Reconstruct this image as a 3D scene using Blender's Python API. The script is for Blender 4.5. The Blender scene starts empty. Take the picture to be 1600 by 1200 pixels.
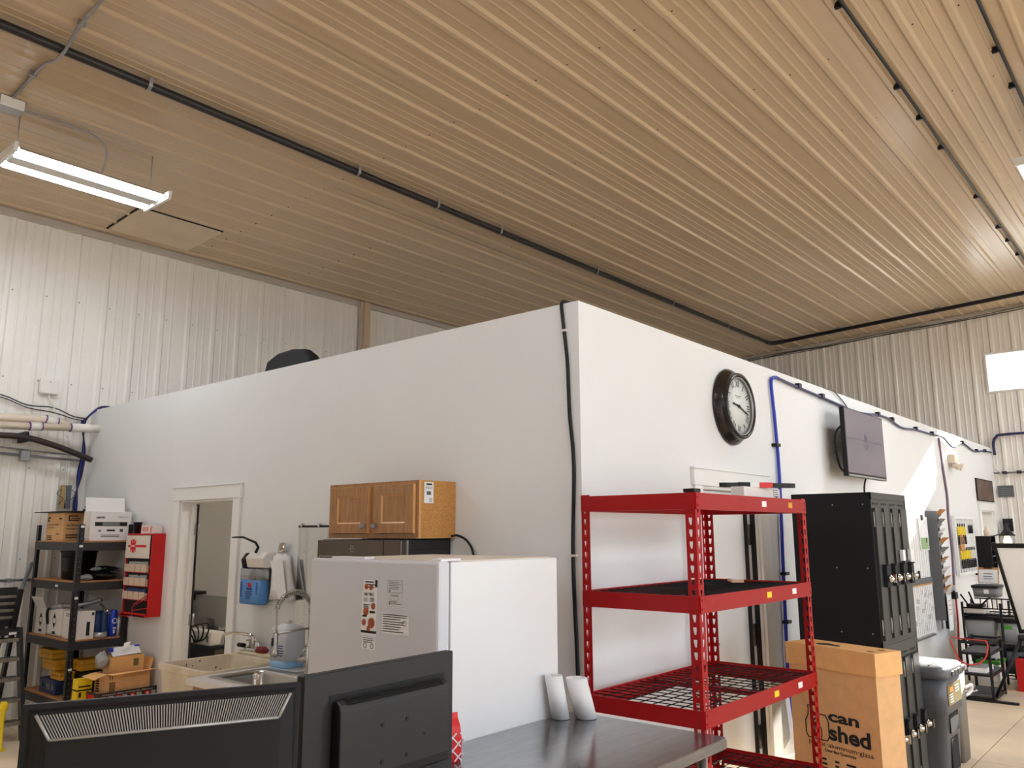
import bpy, math, random
from mathutils import Vector, Matrix
random.seed(3)
S = bpy.context.scene
C = S.collection
PI = math.pi
V = Vector

# ------------------------------------------------------------------ camera
cam_d = bpy.data.cameras.new('camera')
cam = bpy.data.objects.new('camera', cam_d); C.objects.link(cam)
cam_d.sensor_width = 36.0
cam_d.lens = 1269.0 / 1600.0 * 36.0
cam_d.clip_start = 0.05
_A = V((1099, 226, 1269)).normalized(); _U = V((-28, -6986, 1269)).normalized()
_A = (_A - _U * _A.dot(_U)).normalized(); _B = _A.cross(_U)
if _B.x > 0: _B = -_B
# rows: world axes in (right, down, forward) camera space
R3 = Matrix((( _A.x, -_A.y, -_A.z), (_B.x, -_B.y, -_B.z), (_U.x, -_U.y, -_U.z)))
cam.matrix_world = Matrix.Translation((0, 0, 1.75)) @ R3.to_4x4()
S.camera = cam

# ------------------------------------------------------------------ world, sun, exposure
S.view_settings.view_transform = 'Standard'
S.view_settings.look = 'None'
S.view_settings.exposure = 0.52
S.view_settings.gamma = 1.0
S.view_settings.use_curve_mapping = False
w = bpy.data.worlds.new('sky'); S.world = w; w.use_nodes = True
bg = w.node_tree.nodes['Background']
bg.inputs[0].default_value = (0.76, 0.88, 1.0, 1); bg.inputs[1].default_value = 3.9
sd = bpy.data.lights.new('sun', 'SUN'); sun = bpy.data.objects.new('sun', sd); C.objects.link(sun)
sd.energy = 22.0; sd.angle = math.radians(0.53); sd.color = (1.0, 0.95, 0.86)
sun.rotation_euler = V((-1, .12, -.455)).to_track_quat('-Z', 'Y').to_euler()
sun.location = (20, -2, 9)
TUBE_STRENGTH = 47.0
S.cycles.max_bounces = 10
S.cycles.diffuse_bounces = 6
S.cycles.sample_clamp_indirect = 6.0
S.cycles.caustics_reflective = False
S.cycles.caustics_refractive = False

# ------------------------------------------------------------------ materials
def lin(c):
    def f(v):
        v /= 255.0
        return v / 12.92 if v <= 0.04045 else ((v + 0.055) / 1.055) ** 2.4
    return (f(c[0]), f(c[1]), f(c[2]), 1)

MAT = {}
def mat(name, rgb, rough=0.5, metal=0.0, var=0.0, scale=8.0, bump=0.0, bscale=60.0, emit=0.0, alpha=1.0,
        trans=0.0, spec=0.5, stretch=None, rgb2=None, coat=0.0, ior=1.45):
    if name in MAT: return MAT[name]
    m = bpy.data.materials.new(name); m.use_nodes = True
    nt = m.node_tree; b = nt.nodes['Principled BSDF']
    col = lin(rgb)
    b.inputs['Base Color'].default_value = col
    b.inputs['Roughness'].default_value = rough
    b.inputs['Metallic'].default_value = metal
    b.inputs['Specular IOR Level'].default_value = spec
    b.inputs['Transmission Weight'].default_value = trans
    b.inputs['Alpha'].default_value = alpha
    b.inputs['IOR'].default_value = ior
    b.inputs['Coat Weight'].default_value = coat
    if emit:
        b.inputs['Emission Color'].default_value = col
        b.inputs['Emission Strength'].default_value = emit
    if var or rgb2 or bump:
        tc = nt.nodes.new('ShaderNodeTexCoord'); mp = nt.nodes.new('ShaderNodeMapping')
        nt.links.new(tc.outputs['Object'], mp.inputs[0])
        if stretch: mp.inputs['Scale'].default_value = stretch
    if var or rgb2:
        nz = nt.nodes.new('ShaderNodeTexNoise'); nz.inputs['Scale'].default_value = scale
        nz.inputs['Detail'].default_value = 5.0
        nt.links.new(mp.outputs[0], nz.inputs['Vector'])
        cr = nt.nodes.new('ShaderNodeValToRGB')
        lo = lin(rgb2) if rgb2 else tuple(max(0, c * (1 - var)) for c in col[:3]) + (1,)
        hi = col if rgb2 else tuple(min(1, c * (1 + var)) for c in col[:3]) + (1,)
        cr.color_ramp.elements[0].color = lo; cr.color_ramp.elements[1].color = hi
        cr.color_ramp.elements[0].position = 0.32; cr.color_ramp.elements[1].position = 0.68
        nt.links.new(nz.outputs['Fac'], cr.inputs[0]); nt.links.new(cr.outputs[0], b.inputs['Base Color'])
    if bump:
        nb = nt.nodes.new('ShaderNodeTexNoise'); nb.inputs['Scale'].default_value = bscale
        nb.inputs['Detail'].default_value = 3.0
        nt.links.new(mp.outputs[0], nb.inputs['Vector'])
        bp = nt.nodes.new('ShaderNodeBump'); bp.inputs['Strength'].default_value = bump
        bp.inputs['Distance'].default_value = 0.01
        nt.links.new(nb.outputs['Fac'], bp.inputs['Height']); nt.links.new(bp.outputs[0], b.inputs['Normal'])
    MAT[name] = m
    return m

M_CEIL = mat('beige_ceiling_steel', (194, 172, 144), 0.22, 0, var=0.05, scale=0.7, bump=0.12, bscale=1.6, spec=0.6, stretch=(.3, 1.6, 1))
M_WALLSTEEL = mat('beige_wall_steel', (228, 222, 213), 0.42, 0, var=0.04, scale=1.2, bump=0.04, bscale=2.0)
M_TRIM = mat('beige_steel_trim', (190, 180, 168), 0.45)
M_WHITE = mat('white_wall_paint', (226, 225, 224), 0.55, 0, var=0.012, scale=1.5, bump=0.04, bscale=120)
M_WTRIM = mat('white_trim_paint', (232, 231, 228), 0.4)
M_FLOOR = mat('concrete', (230, 209, 180), 0.35, 0, var=0.12, scale=2.2, bump=0.05, bscale=30)
M_GROUND = mat('gravel_yard', (150, 146, 138), 0.9, 0, var=0.15, scale=4)
M_BLACK = mat('black_plastic', (15, 14, 15), 0.45, spec=.35)
M_BLACKM = mat('black_matte', (17, 17, 18), 0.7)
M_BLACKMETAL = mat('black_painted_steel', (30, 30, 31), 0.38, spec=0.5)
M_PIPE = mat('black_iron_pipe', (38, 35, 36), 0.4)
M_GALV = mat('galvanised_steel', (158, 157, 158), 0.4, 0.7, var=0.1, scale=20)
M_CHROME = mat('chrome', (205, 203, 200), 0.12, 1.0)
M_BRUSHED = mat('brushed_steel', (176, 172, 166), 0.28, 1.0, var=0.06, scale=6, stretch=(2, 40, 40))
M_TABLE = mat('table_steel', (142, 145, 149), 0.16, 0.9, var=0.14, scale=5, stretch=(1.5, 9, 9), bump=0.02, bscale=25)
M_RED = mat('red_powder_coat', (158, 9, 15), 0.4, spec=.3, var=0.04, scale=5)
M_REDP = mat('red_paint', (196, 24, 22), 0.35)
M_REDINK = mat('red_ink', (214, 28, 30), 0.5)
M_PAPER = mat('white_paper', (232, 230, 230), 0.75)
M_BOXW = mat('white_carton', (226, 220, 216), 0.65, var=0.03, scale=9)
M_INK = mat('black_ink', (24, 23, 24), 0.7)
M_GREYINK = mat('grey_ink', (118, 116, 118), 0.7)
M_CARD = mat('cardboard', (222, 174, 122), 0.75, var=0.06, scale=14, bump=0.05, bscale=200)
M_CARDL = mat('light_cardboard', (230, 178, 116), 0.72, var=0.05, scale=12)
M_CARDIN = mat('cardboard_inside', (188, 146, 100), 0.8)
M_PBOARD = mat('particle_board', (202, 148, 80), 0.6, rgb2=(172, 116, 56), scale=110)
M_SHELFBOARD = mat('shelf_board', (190, 134, 82), 0.6, rgb2=(158, 104, 60), scale=60)
M_OAK = mat('oak_face', (172, 128, 84), 0.45, rgb2=(150, 106, 66), scale=9, stretch=(6, 6, 0.8))
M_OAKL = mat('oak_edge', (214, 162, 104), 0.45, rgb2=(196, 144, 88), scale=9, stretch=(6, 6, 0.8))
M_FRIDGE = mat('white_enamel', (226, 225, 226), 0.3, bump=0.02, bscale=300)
M_FRIDGEDOOR = mat('shaded_white_enamel', (206, 206, 212), 0.32, bump=0.02, bscale=300)  # white enamel greyed, so the shade on the door front is in the colour
M_FRIDGETOP = mat('fridge_top_enamel', (216, 204, 188), 0.45)
M_DARKSTEEL = mat('dark_stainless', (98, 88, 80), 0.3, 0.85, var=0.06, scale=4, stretch=(40, 2, 40))
M_GLASSBLK = mat('black_glass', (8, 8, 9), 0.08)
M_MIRROR = mat('mirror_glass', (205, 208, 206), 0.015, 1.0)
M_CREAM = mat('stained_cream_plastic', (224, 211, 188), 0.5, rgb2=(206, 191, 164), scale=6)
M_LAMIN = mat('white_laminate', (224, 218, 214), 0.35, var=0.02, scale=30)
M_PVC = mat('cream_pvc', (214, 198, 178), 0.4)
M_PVCW = mat('white_pvc', (226, 220, 212), 0.4)
M_PURPLE = mat('purple_primer', (112, 84, 130), 0.5)
M_BLUECAB = mat('blue_cable', (36, 58, 176), 0.45)
M_NAVYCAB = mat('navy_cable', (44, 44, 84), 0.5)
M_REDCAB = mat('red_cable', (196, 60, 48), 0.5)
M_WHITECAB = mat('white_cable', (222, 216, 208), 0.5)
M_BLUE = mat('blue_plastic', (38, 66, 108), 0.4)
M_BLUECAN = mat('bright_blue_can', (24, 52, 172), 0.3)
M_BLUELIQ = mat('blue_liquid', (66, 122, 186), 0.2, trans=0.25)
M_BLUELBL = mat('blue_label', (74, 128, 186), 0.35)
M_MILK = mat('milky_plastic', (222, 226, 228), 0.4, trans=0.12)
M_CLEAR = mat('clear_plastic', (224, 228, 232), 0.12, trans=0.75)
M_BAG = mat('clear_bag', (196, 198, 200), 0.18, trans=0.35, bump=0.6, bscale=30)
M_BLACKBAG = mat('black_bag', (20, 20, 21), 0.24, bump=0.7, bscale=22)
M_YELLOW = mat('yellow_plastic', (206, 152, 40), 0.45)
M_YELLOWB = mat('bright_yellow', (238, 206, 30), 0.5)
M_GREEN = mat('green_plastic', (74, 152, 52), 0.45)
M_GREYBIN = mat('grey_bin_plastic', (84, 86, 90), 0.38, bump=0.03, bscale=200)
M_TAUPE = mat('taupe_bin_plastic', (112, 104, 94), 0.5)
M_TOTE = mat('grey_tote', (118, 120, 122), 0.45)
M_SMOKE = mat('smoky_clear_plastic', (168, 172, 174), 0.25, trans=0.3)
M_GREYP = mat('grey_panel', (92, 93, 95), 0.5)
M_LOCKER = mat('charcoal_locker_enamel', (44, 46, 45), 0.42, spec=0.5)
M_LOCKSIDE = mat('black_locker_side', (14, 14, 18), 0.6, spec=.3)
M_BRONZE = mat('clock_bronze', (25, 21, 20), 0.22, rgb2=(36, 30, 27), scale=4)
M_DIAL = mat('clock_dial', (214, 216, 210), 0.5)
M_SCREEN = mat('dim_screen', (96, 86, 98), 0.18, emit=0.10)
M_TAN = mat('tan_board', (150, 118, 84), 0.6)
M_BRASS = mat('brass_terminal', (176, 150, 100), 0.4, 0.6)
M_HINGE = mat('dark_bronze_hinge', (70, 64, 58), 0.4, 0.6)
M_DARKGAP = mat('dark_gap', (26, 25, 26), 0.8)  # near black, puts the shade of gaps and holes into the colour
M_GREYDOOR = mat('office_grey_wall', (172, 168, 160), 0.6)
M_SILVER = mat('silver_plastic', (168, 166, 164), 0.35, 0.5)
M_TUBE = mat('lit_tube', (234, 245, 255), 0.4, emit=TUBE_STRENGTH)
M_REFL = mat('lamp_reflector', (232, 230, 226), 0.2, 0.7)
M_LAMPW = mat('lamp_white_enamel', (224, 222, 218), 0.4)
M_PHOTO = mat('flame_poster', (112, 76, 54), 0.5, rgb2=(50, 48, 48), scale=5)
M_FOOD = mat('food_print', (196, 96, 58), 0.6, rgb2=(120, 56, 34), scale=90)
M_PINK = mat('pale_pink_print', (226, 150, 140), 0.6)
M_ORANGE = mat('orange_label', (208, 128, 44), 0.5)
M_OLIVE = mat('olive_label', (126, 112, 70), 0.55)
M_CORK = mat('cork', (188, 132, 82), 0.8, var=0.1, scale=60)
M_BULB = mat('amber_bulb', (240, 222, 190), 0.1, trans=0.7)

def pane_material():
    m = bpy.data.materials.new('window_glass'); m.use_nodes = True
    nt = m.node_tree; nt.nodes.remove(nt.nodes['Principled BSDF'])
    t = nt.nodes.new('ShaderNodeBsdfTransparent'); g = nt.nodes.new('ShaderNodeBsdfGlossy')
    g.inputs['Roughness'].default_value = 0.02
    x = nt.nodes.new('ShaderNodeMixShader'); x.inputs[0].default_value = 0.07
    nt.links.new(t.outputs[0], x.inputs[1]); nt.links.new(g.outputs[0], x.inputs[2])
    nt.links.new(x.outputs[0], nt.nodes['Material Output'].inputs[0])
    return m
M_PANE = pane_material()

# ------------------------------------------------------------------ mesh helpers
INV = {}
def rotz(a): return Matrix.Rotation(a, 3, 'Z')

PRINT = {'print', 'label_print', 'print_lines', 'stain_spots', 'price_rows', 'food_pictures', 'rivets', 'slot_holes', 'vent_holes',
         'minute_track', 'pencil_notes', 'rules', 'bin_contents', 'dial_print', 'lattice_print', 'screen_emblem'}   # marks too small to pick apart

OFF = V((0, 0, 0))

class MB:
    def __init__(s): s.v = []; s.f = []; s.mi = []; s.sm = []
    def add(s, vs, fs, m=0, smooth=False):
        o = len(s.v); s.v += [V(p) for p in vs]
        for f in fs: s.f.append([o + i for i in f]); s.mi.append(m); s.sm.append(smooth)
        return s
    def box(s, x0, x1, y0, y1, z0, z1, m=0):
        vs = [(x0,y0,z0),(x1,y0,z0),(x1,y1,z0),(x0,y1,z0),(x0,y0,z1),(x1,y0,z1),(x1,y1,z1),(x0,y1,z1)]
        return s.add(vs, [(3,2,1,0),(4,5,6,7),(0,1,5,4),(1,2,6,5),(2,3,7,6),(3,0,4,7)], m)
    def obox(s, c, size, R=None, m=0):
        R = R or Matrix.Identity(3); a, b, d = size[0]/2, size[1]/2, size[2]/2; c = V(c)
        vs = [c + R @ V(p) for p in [(-a,-b,-d),(a,-b,-d),(a,b,-d),(-a,b,-d),(-a,-b,d),(a,-b,d),(a,b,d),(-a,b,d)]]
        return s.add(vs, [(3,2,1,0),(4,5,6,7),(0,1,5,4),(1,2,6,5),(2,3,7,6),(3,0,4,7)], m)
    def quad(s, a, b, c, d, m=0): return s.add([a,b,c,d], [(0,1,2,3)], m)
    def rings(s, rings, m=0, caps=True, smooth=True, closed=False):
        n = len(rings[0]); o = len(s.v)
        for r in rings: s.v += [V(p) for p in r]
        k = len(rings)
        for i in range(k if closed else k-1):
            a, b = o + i*n, o + ((i+1) % k)*n
            for j in range(n):
                j2 = (j+1) % n
                s.f.append([a+j, a+j2, b+j2, b+j]); s.mi.append(m); s.sm.append(smooth)
        if caps and not closed:
            s.f.append([o+j for j in range(n)][::-1]); s.mi.append(m); s.sm.append(False)
            s.f.append([o+(k-1)*n+j for j in range(n)]); s.mi.append(m); s.sm.append(False)
        return s
    def cyl(s, p0, p1, r, n=12, r2=None, m=0, caps=True):
        p0, p1 = V(p0), V(p1); d = (p1-p0).normalized()
        u = d.orthogonal().normalized(); w = d.cross(u); r2 = r if r2 is None else r2
        rg = lambda p, q: [p + (u*math.cos(2*PI*i/n) + w*math.sin(2*PI*i/n))*q for i in range(n)]
        return s.rings([rg(p0, r), rg(p1, r2)], m, caps)
    def tube(s, pts, r, n=8, m=0):
        pts = [V(p) for p in pts]; rs = []; u = None
        for i, p in enumerate(pts):
            d = (pts[min(i+1, len(pts)-1)] - pts[max(i-1, 0)]).normalized()
            u = d.orthogonal().normalized() if u is None else (u - d*u.dot(d)).normalized()
            w = d.cross(u); q = r(i/(len(pts)-1)) if callable(r) else r
            rs.append([p + (u*math.cos(2*PI*k/n) + w*math.sin(2*PI*k/n))*q for k in range(n)])
        return s.rings(rs, m)
    def lathe(s, prof, o, ax=(0,0,1), n=32, m=0, caps=True):
        d = V(ax).normalized(); u = d.orthogonal().normalized(); w = d.cross(u); o = V(o)
        rs = [[o + d*h + (u*math.cos(2*PI*k/n) + w*math.sin(2*PI*k/n))*max(r, 1e-5) for k in range(n)] for r, h in prof]
        return s.rings(rs, m, caps)
    def prism(s, poly, vec, m=0):
        n = len(poly); vec = V(vec); a = [V(p) for p in poly]; o = len(s.v)
        s.v += a + [p + vec for p in a]
        for j in range(n):
            j2 = (j+1) % n; s.f.append([o+j, o+j2, o+n+j2, o+n+j]); s.mi.append(m); s.sm.append(False)
        s.f.append([o+j for j in range(n)][::-1]); s.f.append([o+n+j for j in range(n)])
        s.mi += [m, m]; s.sm += [False, False]
        return s
    def rot_about(s, c, R):
        c = V(c); s.v = [c + R @ (p - c) for p in s.v]; return s
    def build(s, name, mats, parent=None, bevel=0.0, solid=0.0, local=False):
        mats = mats if isinstance(mats, (list, tuple)) else [mats]
        vs = s.v if local else [p + OFF for p in s.v]
        if parent is not None:
            if not local:
                inv = INV.get(parent.name, Matrix.Identity(4)); vs = [inv @ p for p in vs]
            loc = (0, 0, 0)
        else:
            xs = [p.x for p in vs]; ys = [p.y for p in vs]; zs = [p.z for p in vs]
            loc = V(((min(xs)+max(xs))/2, (min(ys)+max(ys))/2, min(zs)))
            vs = [p - loc for p in vs]
        me = bpy.data.meshes.new(name); me.from_pydata([tuple(p) for p in vs], [], s.f); me.update()
        for m in mats: me.materials.append(m)
        me.polygons.foreach_set('material_index', s.mi)
        me.polygons.foreach_set('use_smooth', s.sm)
        import bmesh
        bm = bmesh.new(); bm.from_mesh(me); bmesh.ops.recalc_face_normals(bm, faces=bm.faces); bm.to_mesh(me); bm.free()
        o = bpy.data.objects.new(name, me); C.objects.link(o); o.location = loc
        if name in PRINT: o['kind'] = 'stuff'
        if parent is not None:
            o.parent = parent; INV[o.name] = INV.get(parent.name, Matrix.Identity(4))
        else:
            INV[o.name] = Matrix.Translation(-V(loc))
        if solid:
            q = o.modifiers.new('thickness', 'SOLIDIFY'); q.thickness = solid; q.offset = 0
        if bevel:
            q = o.modifiers.new('edge', 'BEVEL'); q.width = bevel; q.segments = 2; q.limit_method = 'ANGLE'
        return o

def tag(o, label=None, cat=None, group=None, kind=None):
    if label: o['label'] = label
    if cat: o['category'] = cat
    if group: o['group'] = group
    if kind: o['kind'] = kind
    return o

def thing(name, label, cat, loc=(0,0,0), rz=0.0, group=None):
    o = bpy.data.objects.new(name, None); C.objects.link(o); o.empty_display_size = 0.05; loc = V(loc) + OFF
    o.location = loc; o.rotation_euler = (0, 0, rz)
    INV[o.name] = (Matrix.Translation(V(loc)) @ Matrix.Rotation(rz, 4, 'Z')).inverted()
    return tag(o, label, cat, group)

def struct(o): o['kind'] = 'structure'; return o
def stuff(o): o['kind'] = 'stuff'; return o

def copy_child(o, parent, off):
    c = o.copy(); C.objects.link(c); c.parent = parent; c.location = V(off); INV[c.name] = INV.get(parent.name, Matrix.Identity(4))
    return c

class Face:
    """a flat frame on a surface: origin, right, up; q() and text() lay thin print on it"""
    def __init__(s, o, u, v):
        s.o = V(o); s.u = V(u).normalized(); v = V(v); s.v = (v - s.u*v.dot(s.u)).normalized(); s.n = s.u.cross(s.v)
    def p(s, a, b, c=0.0): return s.o + s.u*a + s.v*b + s.n*c
    def q(s, mb, a0, a1, b0, b1, t=0.0012, m=0):
        vs = [s.p(a,b,c) for c in (0,t) for a,b in ((a0,b0),(a1,b0),(a1,b1),(a0,b1))]
        mb.add(vs, [(0,3,2,1),(4,5,6,7),(0,1,5,4),(1,2,6,5),(2,3,7,6),(3,0,4,7)], m)
    def disc(s, mb, a, b, r, t=0.0012, n=20, m=0):
        mb.cyl(s.p(a,b,0), s.p(a,b,t), r, n, m=m)
    def ring(s, mb, a, b, r, w, t=0.0012, n=24, m=0):
        rs = []
        for i in range(n):
            c, d = math.cos(2*PI*i/n), math.sin(2*PI*i/n)
            rs.append([s.p(a+c*(r-w), b+d*(r-w), 0), s.p(a+c*r, b+d*r, 0), s.p(a+c*r, b+d*r, t), s.p(a+c*(r-w), b+d*(r-w), t)])
        mb.rings(rs, m, closed=True, smooth=False)
    def line(s, mb, pts, w, t=0.001, m=0):
        for (a0,b0),(a1,b1) in zip(pts[:-1], pts[1:]):
            d = math.hypot(a1-a0, b1-b0) or 1e-6; nx, ny = -(b1-b0)/d*w/2, (a1-a0)/d*w/2
            vs = [s.p(a,b,c) for c in (0,t) for a,b in ((a0+nx,b0+ny),(a1+nx,b1+ny),(a1-nx,b1-ny),(a0-nx,b0-ny))]
            mb.add(vs, [(0,3,2,1),(4,5,6,7),(0,1,5,4),(1,2,6,5),(2,3,7,6),(3,0,4,7)], m)
    def lines(s, mb, a0, a1, b1, n, pitch, h, rag=0.3, m=0):
        for i in range(n):
            s.q(mb, a0, a0 + (a1-a0)*(1 - rag*random.random()), b1-i*pitch-h, b1-i*pitch, 0.0012, m)
    def text(s, txt, a, b, h, parent, m, width=None, name='lettering', t=0.0016, align='LEFT', bold=0.0):
        cu = bpy.data.curves.new(name, 'FONT'); cu.body = txt; cu.size = 1.0; cu.align_x = align
        cu.offset = bold; cu.resolution_u = 3
        tmp = bpy.data.objects.new(name, cu); C.objects.link(tmp)
        dg = bpy.context.evaluated_depsgraph_get(); dg.update()
        me = bpy.data.meshes.new_from_object(tmp.evaluated_get(dg))
        bpy.data.objects.remove(tmp); bpy.data.curves.remove(cu)
        k = h / 0.70
        xs = [q.co.x for q in me.vertices] or [0, 1]; kx = k
        if width: kx = width / max(1e-6, max(xs)-min(xs))
        inv = INV.get(parent.name, Matrix.Identity(4))
        for q in me.vertices: q.co = inv @ (s.p(a + q.co.x*kx, b + q.co.y*k, t) + OFF)
        me.materials.append(m); me.name = name
        o = bpy.data.objects.new(name, me); C.objects.link(o); o.parent = parent; INV[o.name] = inv
        return o

def rrect(cx, cy, w, d, r, z, n=4):
    out = []
    for k, (sx, sy) in enumerate(((1,1),(-1,1),(-1,-1),(1,-1))):
        for i in range(n+1):
            a = k*PI/2 + i*PI/2/n
            out.append((cx + sx*(w/2-r) + r*math.cos(a), cy + sy*(d/2-r) + r*math.sin(a), z))
    return out

def curve(pts, k=8):
    pts = [V(p) for p in pts]; out = []
    P = [pts[0]] + pts + [pts[-1]]
    for i in range(1, len(P)-2):
        a, b, c, d = P[i-1], P[i], P[i+1], P[i+2]
        for j in range(k):
            t = j/k
            out.append(0.5*((2*b) + (c-a)*t + (2*a-5*b+4*c-d)*t*t + (3*b-a-3*c+d)*t**3))
    out.append(pts[-1]); return out

# ================================================================== SETTING
CX, CY, XF, YF = 3.65, 2.61, 15.05, 9.05
XR, YN = -7.0, -6.0
HB = 3.045
def zc(y): return 5.04 + .045*(YF - y)

# yard outside, under the sky
struct(MB().box(-60, 80, -60, 60, -0.25, -0.16).build('ground', M_GROUND))

# floor: slab cells with saw-cut joints
fl = struct(MB().box(XR-.2, XF+.2, YN-.2, YF+.2, -0.15, -0.012).build('floor', M_GREYP))
sx = [XR-.2, -1.5, 3.0, 7.4, 11.2, XF+.2]; sy = [YN-.2, -2.0, 1.6, 5.4, YF+.2]
for i in range(5):
    for j in range(4):
        MB().box(sx[i]+.004, sx[i+1]-.004, sy[j]+.004, sy[j+1]-.004, -0.012, 0).build('concrete_slab', M_FLOOR, fl)

def rib_profile(width, pitch, majors, depth=.019, minors=2, md=.006, phase=None):
    """list of (along, out) for a ribbed sheet; majors ribs centred in pitch cells"""
    pts = [(0, 0)]
    for k in range(majors):
        c = pitch*(k+.5)
        pts += [(c-.038, 0), (c-.018, depth), (c+.018, depth), (c+.038, 0)]
        base = c + .038; end = pitch*(k+1.5) - .038
        for q in range(minors):
            mcen = base + (end-base)*(q+1)/(minors+1)
            if mcen + .02 < width:
                pts += [(mcen-.014, 0), (mcen-.007, md), (mcen+.007, md), (mcen+.014, 0)]
    pts = [p for p in pts if p[0] < width]
    pts.append((width, 0))
    return pts

# ceiling of ribbed steel sheets running along x
cb = MB()
cb.add([(XR, YN, zc(YN)+.06), (XF, YN, zc(YN)+.06), (XF, YF, zc(YF)+.06), (XR, YF, zc(YF)+.06),
        (XR, YN, zc(YN)+.12), (XF, YN, zc(YN)+.12), (XF, YF, zc(YF)+.12), (XR, YF, zc(YF)+.12)],
       [(3,2,1,0),(4,5,6,7),(0,1,5,4),(1,2,6,5),(2,3,7,6),(3,0,4,7)])
ceil = struct(cb.build('ceiling', M_TRIM))
PITCH = .305; PW = 3*PITCH
prof = rib_profile(PW, PITCH, 3, md=.004)
xs_seam = [XR, -1.8, 4.6, 11.05, XF]
base_y = YF + .03
protoP = {}
k = 0; y0 = base_y
while y0 > YN + .2:
    for i in range(4):
        L = xs_seam[i+1] - xs_seam[i]
        if i not in protoP:
            mb = MB(); n = len(prof)
            x0 = 0; x1 = L + (.03 if i < 3 else 0)
            vs = [(x0, -a, .045*a - h) for a, h in prof] + [(x1, -a, .045*a - h - (.006 if i < 3 else 0)) for a, h in prof]
            mb.add(vs, [(j, j+1, n+j+1, n+j) for j in range(n-1)])
            o = mb.build('panel', M_CEIL, ceil, local=True)
            protoP[i] = o
        else:
            o = protoP[i].copy(); C.objects.link(o); o.parent = ceil
        o.location = V((xs_seam[i], y0, zc(y0))) - ceil.location
        o.rotation_euler.x = random.uniform(-.004, .004)          # sheets never hang quite true
        INV[o.name] = INV[ceil.name]
    y0 -= PW
    k += 1
# screw heads in rows on the sheets
mb = MB()
yy = base_y - PITCH*.5 - .055
while yy > YN + .2:
    for xx in [-1.75, 1.2, 4.64, 6.0, 7.2, 8.4, 9.7, 11.1, 12.4, 13.7]:
        z = zc(yy) - .004; r = .009
        mb.add([(xx-r,yy-r,z+.006),(xx+r,yy-r,z+.006),(xx+r,yy+r,z+.006),(xx-r,yy+r,z+.006),(xx,yy,z-.006)], [(0,1,4),(1,2,4),(2,3,4),(3,0,4)])
    yy -= PITCH
stuff(mb.build('screw_heads', M_PIPE, ceil))

# steel wall on the far left (normal -y)
wl = struct(MB().box(XR-.2, XF+.2, YF+.04, YF+.24, 0, 5.3).build('wall_left', M_TRIM))
P2 = .3245; W2 = 3*P2
prof2 = rib_profile(W2, P2, 3, depth=.018)
x0 = 2.712 - P2*.5 - W2*9
proto = None
while x0 < XF:
    if proto is None:
        n = len(prof2)
        vs = [(a, -h, 0) for a, h in prof2] + [(a, -h, 5.1) for a, h in prof2]
        proto = MB().add(vs, [(j, j+1, n+j+1, n+j) for j in range(n-1)]).build('panel', M_WALLSTEEL, wl, local=True); o = proto
    else:
        o = proto.copy(); C.objects.link(o); o.parent = wl
    if x0 > XR - W2: o.location = V((x0, YF, 0)) - wl.location
    x0 += W2
mb = MB(); xx = 2.712 - P2*20 + .06
while xx < XF:
    for z in (.6, 1.5, 2.4, 3.3, 4.2):
        r = .008; y = YF - .003
        mb.add([(xx-r,y+.004,z-r),(xx+r,y+.004,z-r),(xx+r,y+.004,z+r),(xx-r,y+.004,z+r),(xx,y-.006,z)], [(0,1,4),(1,2,4),(2,3,4),(3,0,4)])
    xx += P2
stuff(mb.build('screw_heads', M_GALV, wl))

# steel wall at the back right (normal -x), with the high window
WY0, WY1, WZ0, WZ1 = .55, 2.575, 3.94, 4.61
wb = struct(MB().box(XF+.04, XF+.1, YN, WY0, 0, 5.9).box(XF+.04, XF+.1, WY1, YF, 0, 5.9)
            .box(XF+.04, XF+.1, WY0, WY1, 0, WZ0).box(XF+.04, XF+.1, WY0, WY1, WZ1, 5.9).build('wall_back', M_TRIM))
def xpanel(ya, yb, za, zb):
    """ribbed sheet piece on the back wall between ya and yb"""
    pts = []
    kk = math.floor(ya/PITCH) - 1
    while kk*PITCH < yb + PITCH:
        c = kk*PITCH
        pts += [(c-.038, 0), (c-.018, .018), (c+.018, .018), (c+.038, 0)]
        for q in (1, 2):
            mc = c + .038 + (PITCH-.076)*q/3
            pts += [(mc-.014, 0), (mc-.007, .006), (mc+.007, .006), (mc+.014, 0)]
        kk += 1
    pts = [(a, h) for a, h in pts if ya < a < yb]
    pts = [(ya, pts[0][1])] + pts + [(yb, pts[-1][1])]
    n = len(pts)
    vs = [(XF - h, a, za) for a, h in pts] + [(XF - h, a, zb) for a, h in pts]
    MB().add(vs, [(j, j+1, n+j+1, n+j) for j in range(n-1)]).build('panel', M_WALLSTEEL, wb)
y0 = YF
while y0 > YN:
    ya, yb = max(YN, y0-PW), y0
    if yb > WY0 and ya < WY1:
        xpanel(ya, yb, 0, WZ0); xpanel(ya, yb, WZ1, zc(yb)+.02)
        if ya < WY0 - .05: xpanel(ya, WY0, WZ0, WZ1)
        if yb > WY1 + .05: xpanel(WY1, yb, WZ0, WZ1)
    else:
        xpanel(ya, yb, 0, zc(yb)+.02)
    y0 -= PW
win = MB()
t = .035
win.box(XF-.03, XF+.1, WY0, WY1, WZ0, WZ0+t).box(XF-.03, XF+.1, WY0, WY1, WZ1-t, WZ1)
win.box(XF-.03, XF+.1, WY0, WY0+t, WZ0+t, WZ1-t).box(XF-.03, XF+.1, WY1-t, WY1, WZ0+t, WZ1-t)
wn = struct(win.build('window_1', M_WTRIM, bevel=.006))
MB().box(XF+.05, XF+.08, (WY0+WY1)/2-.02, (WY0+WY1)/2+.02, WZ0+t, WZ1-t).build('mullion', M_WTRIM, wn)
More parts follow.
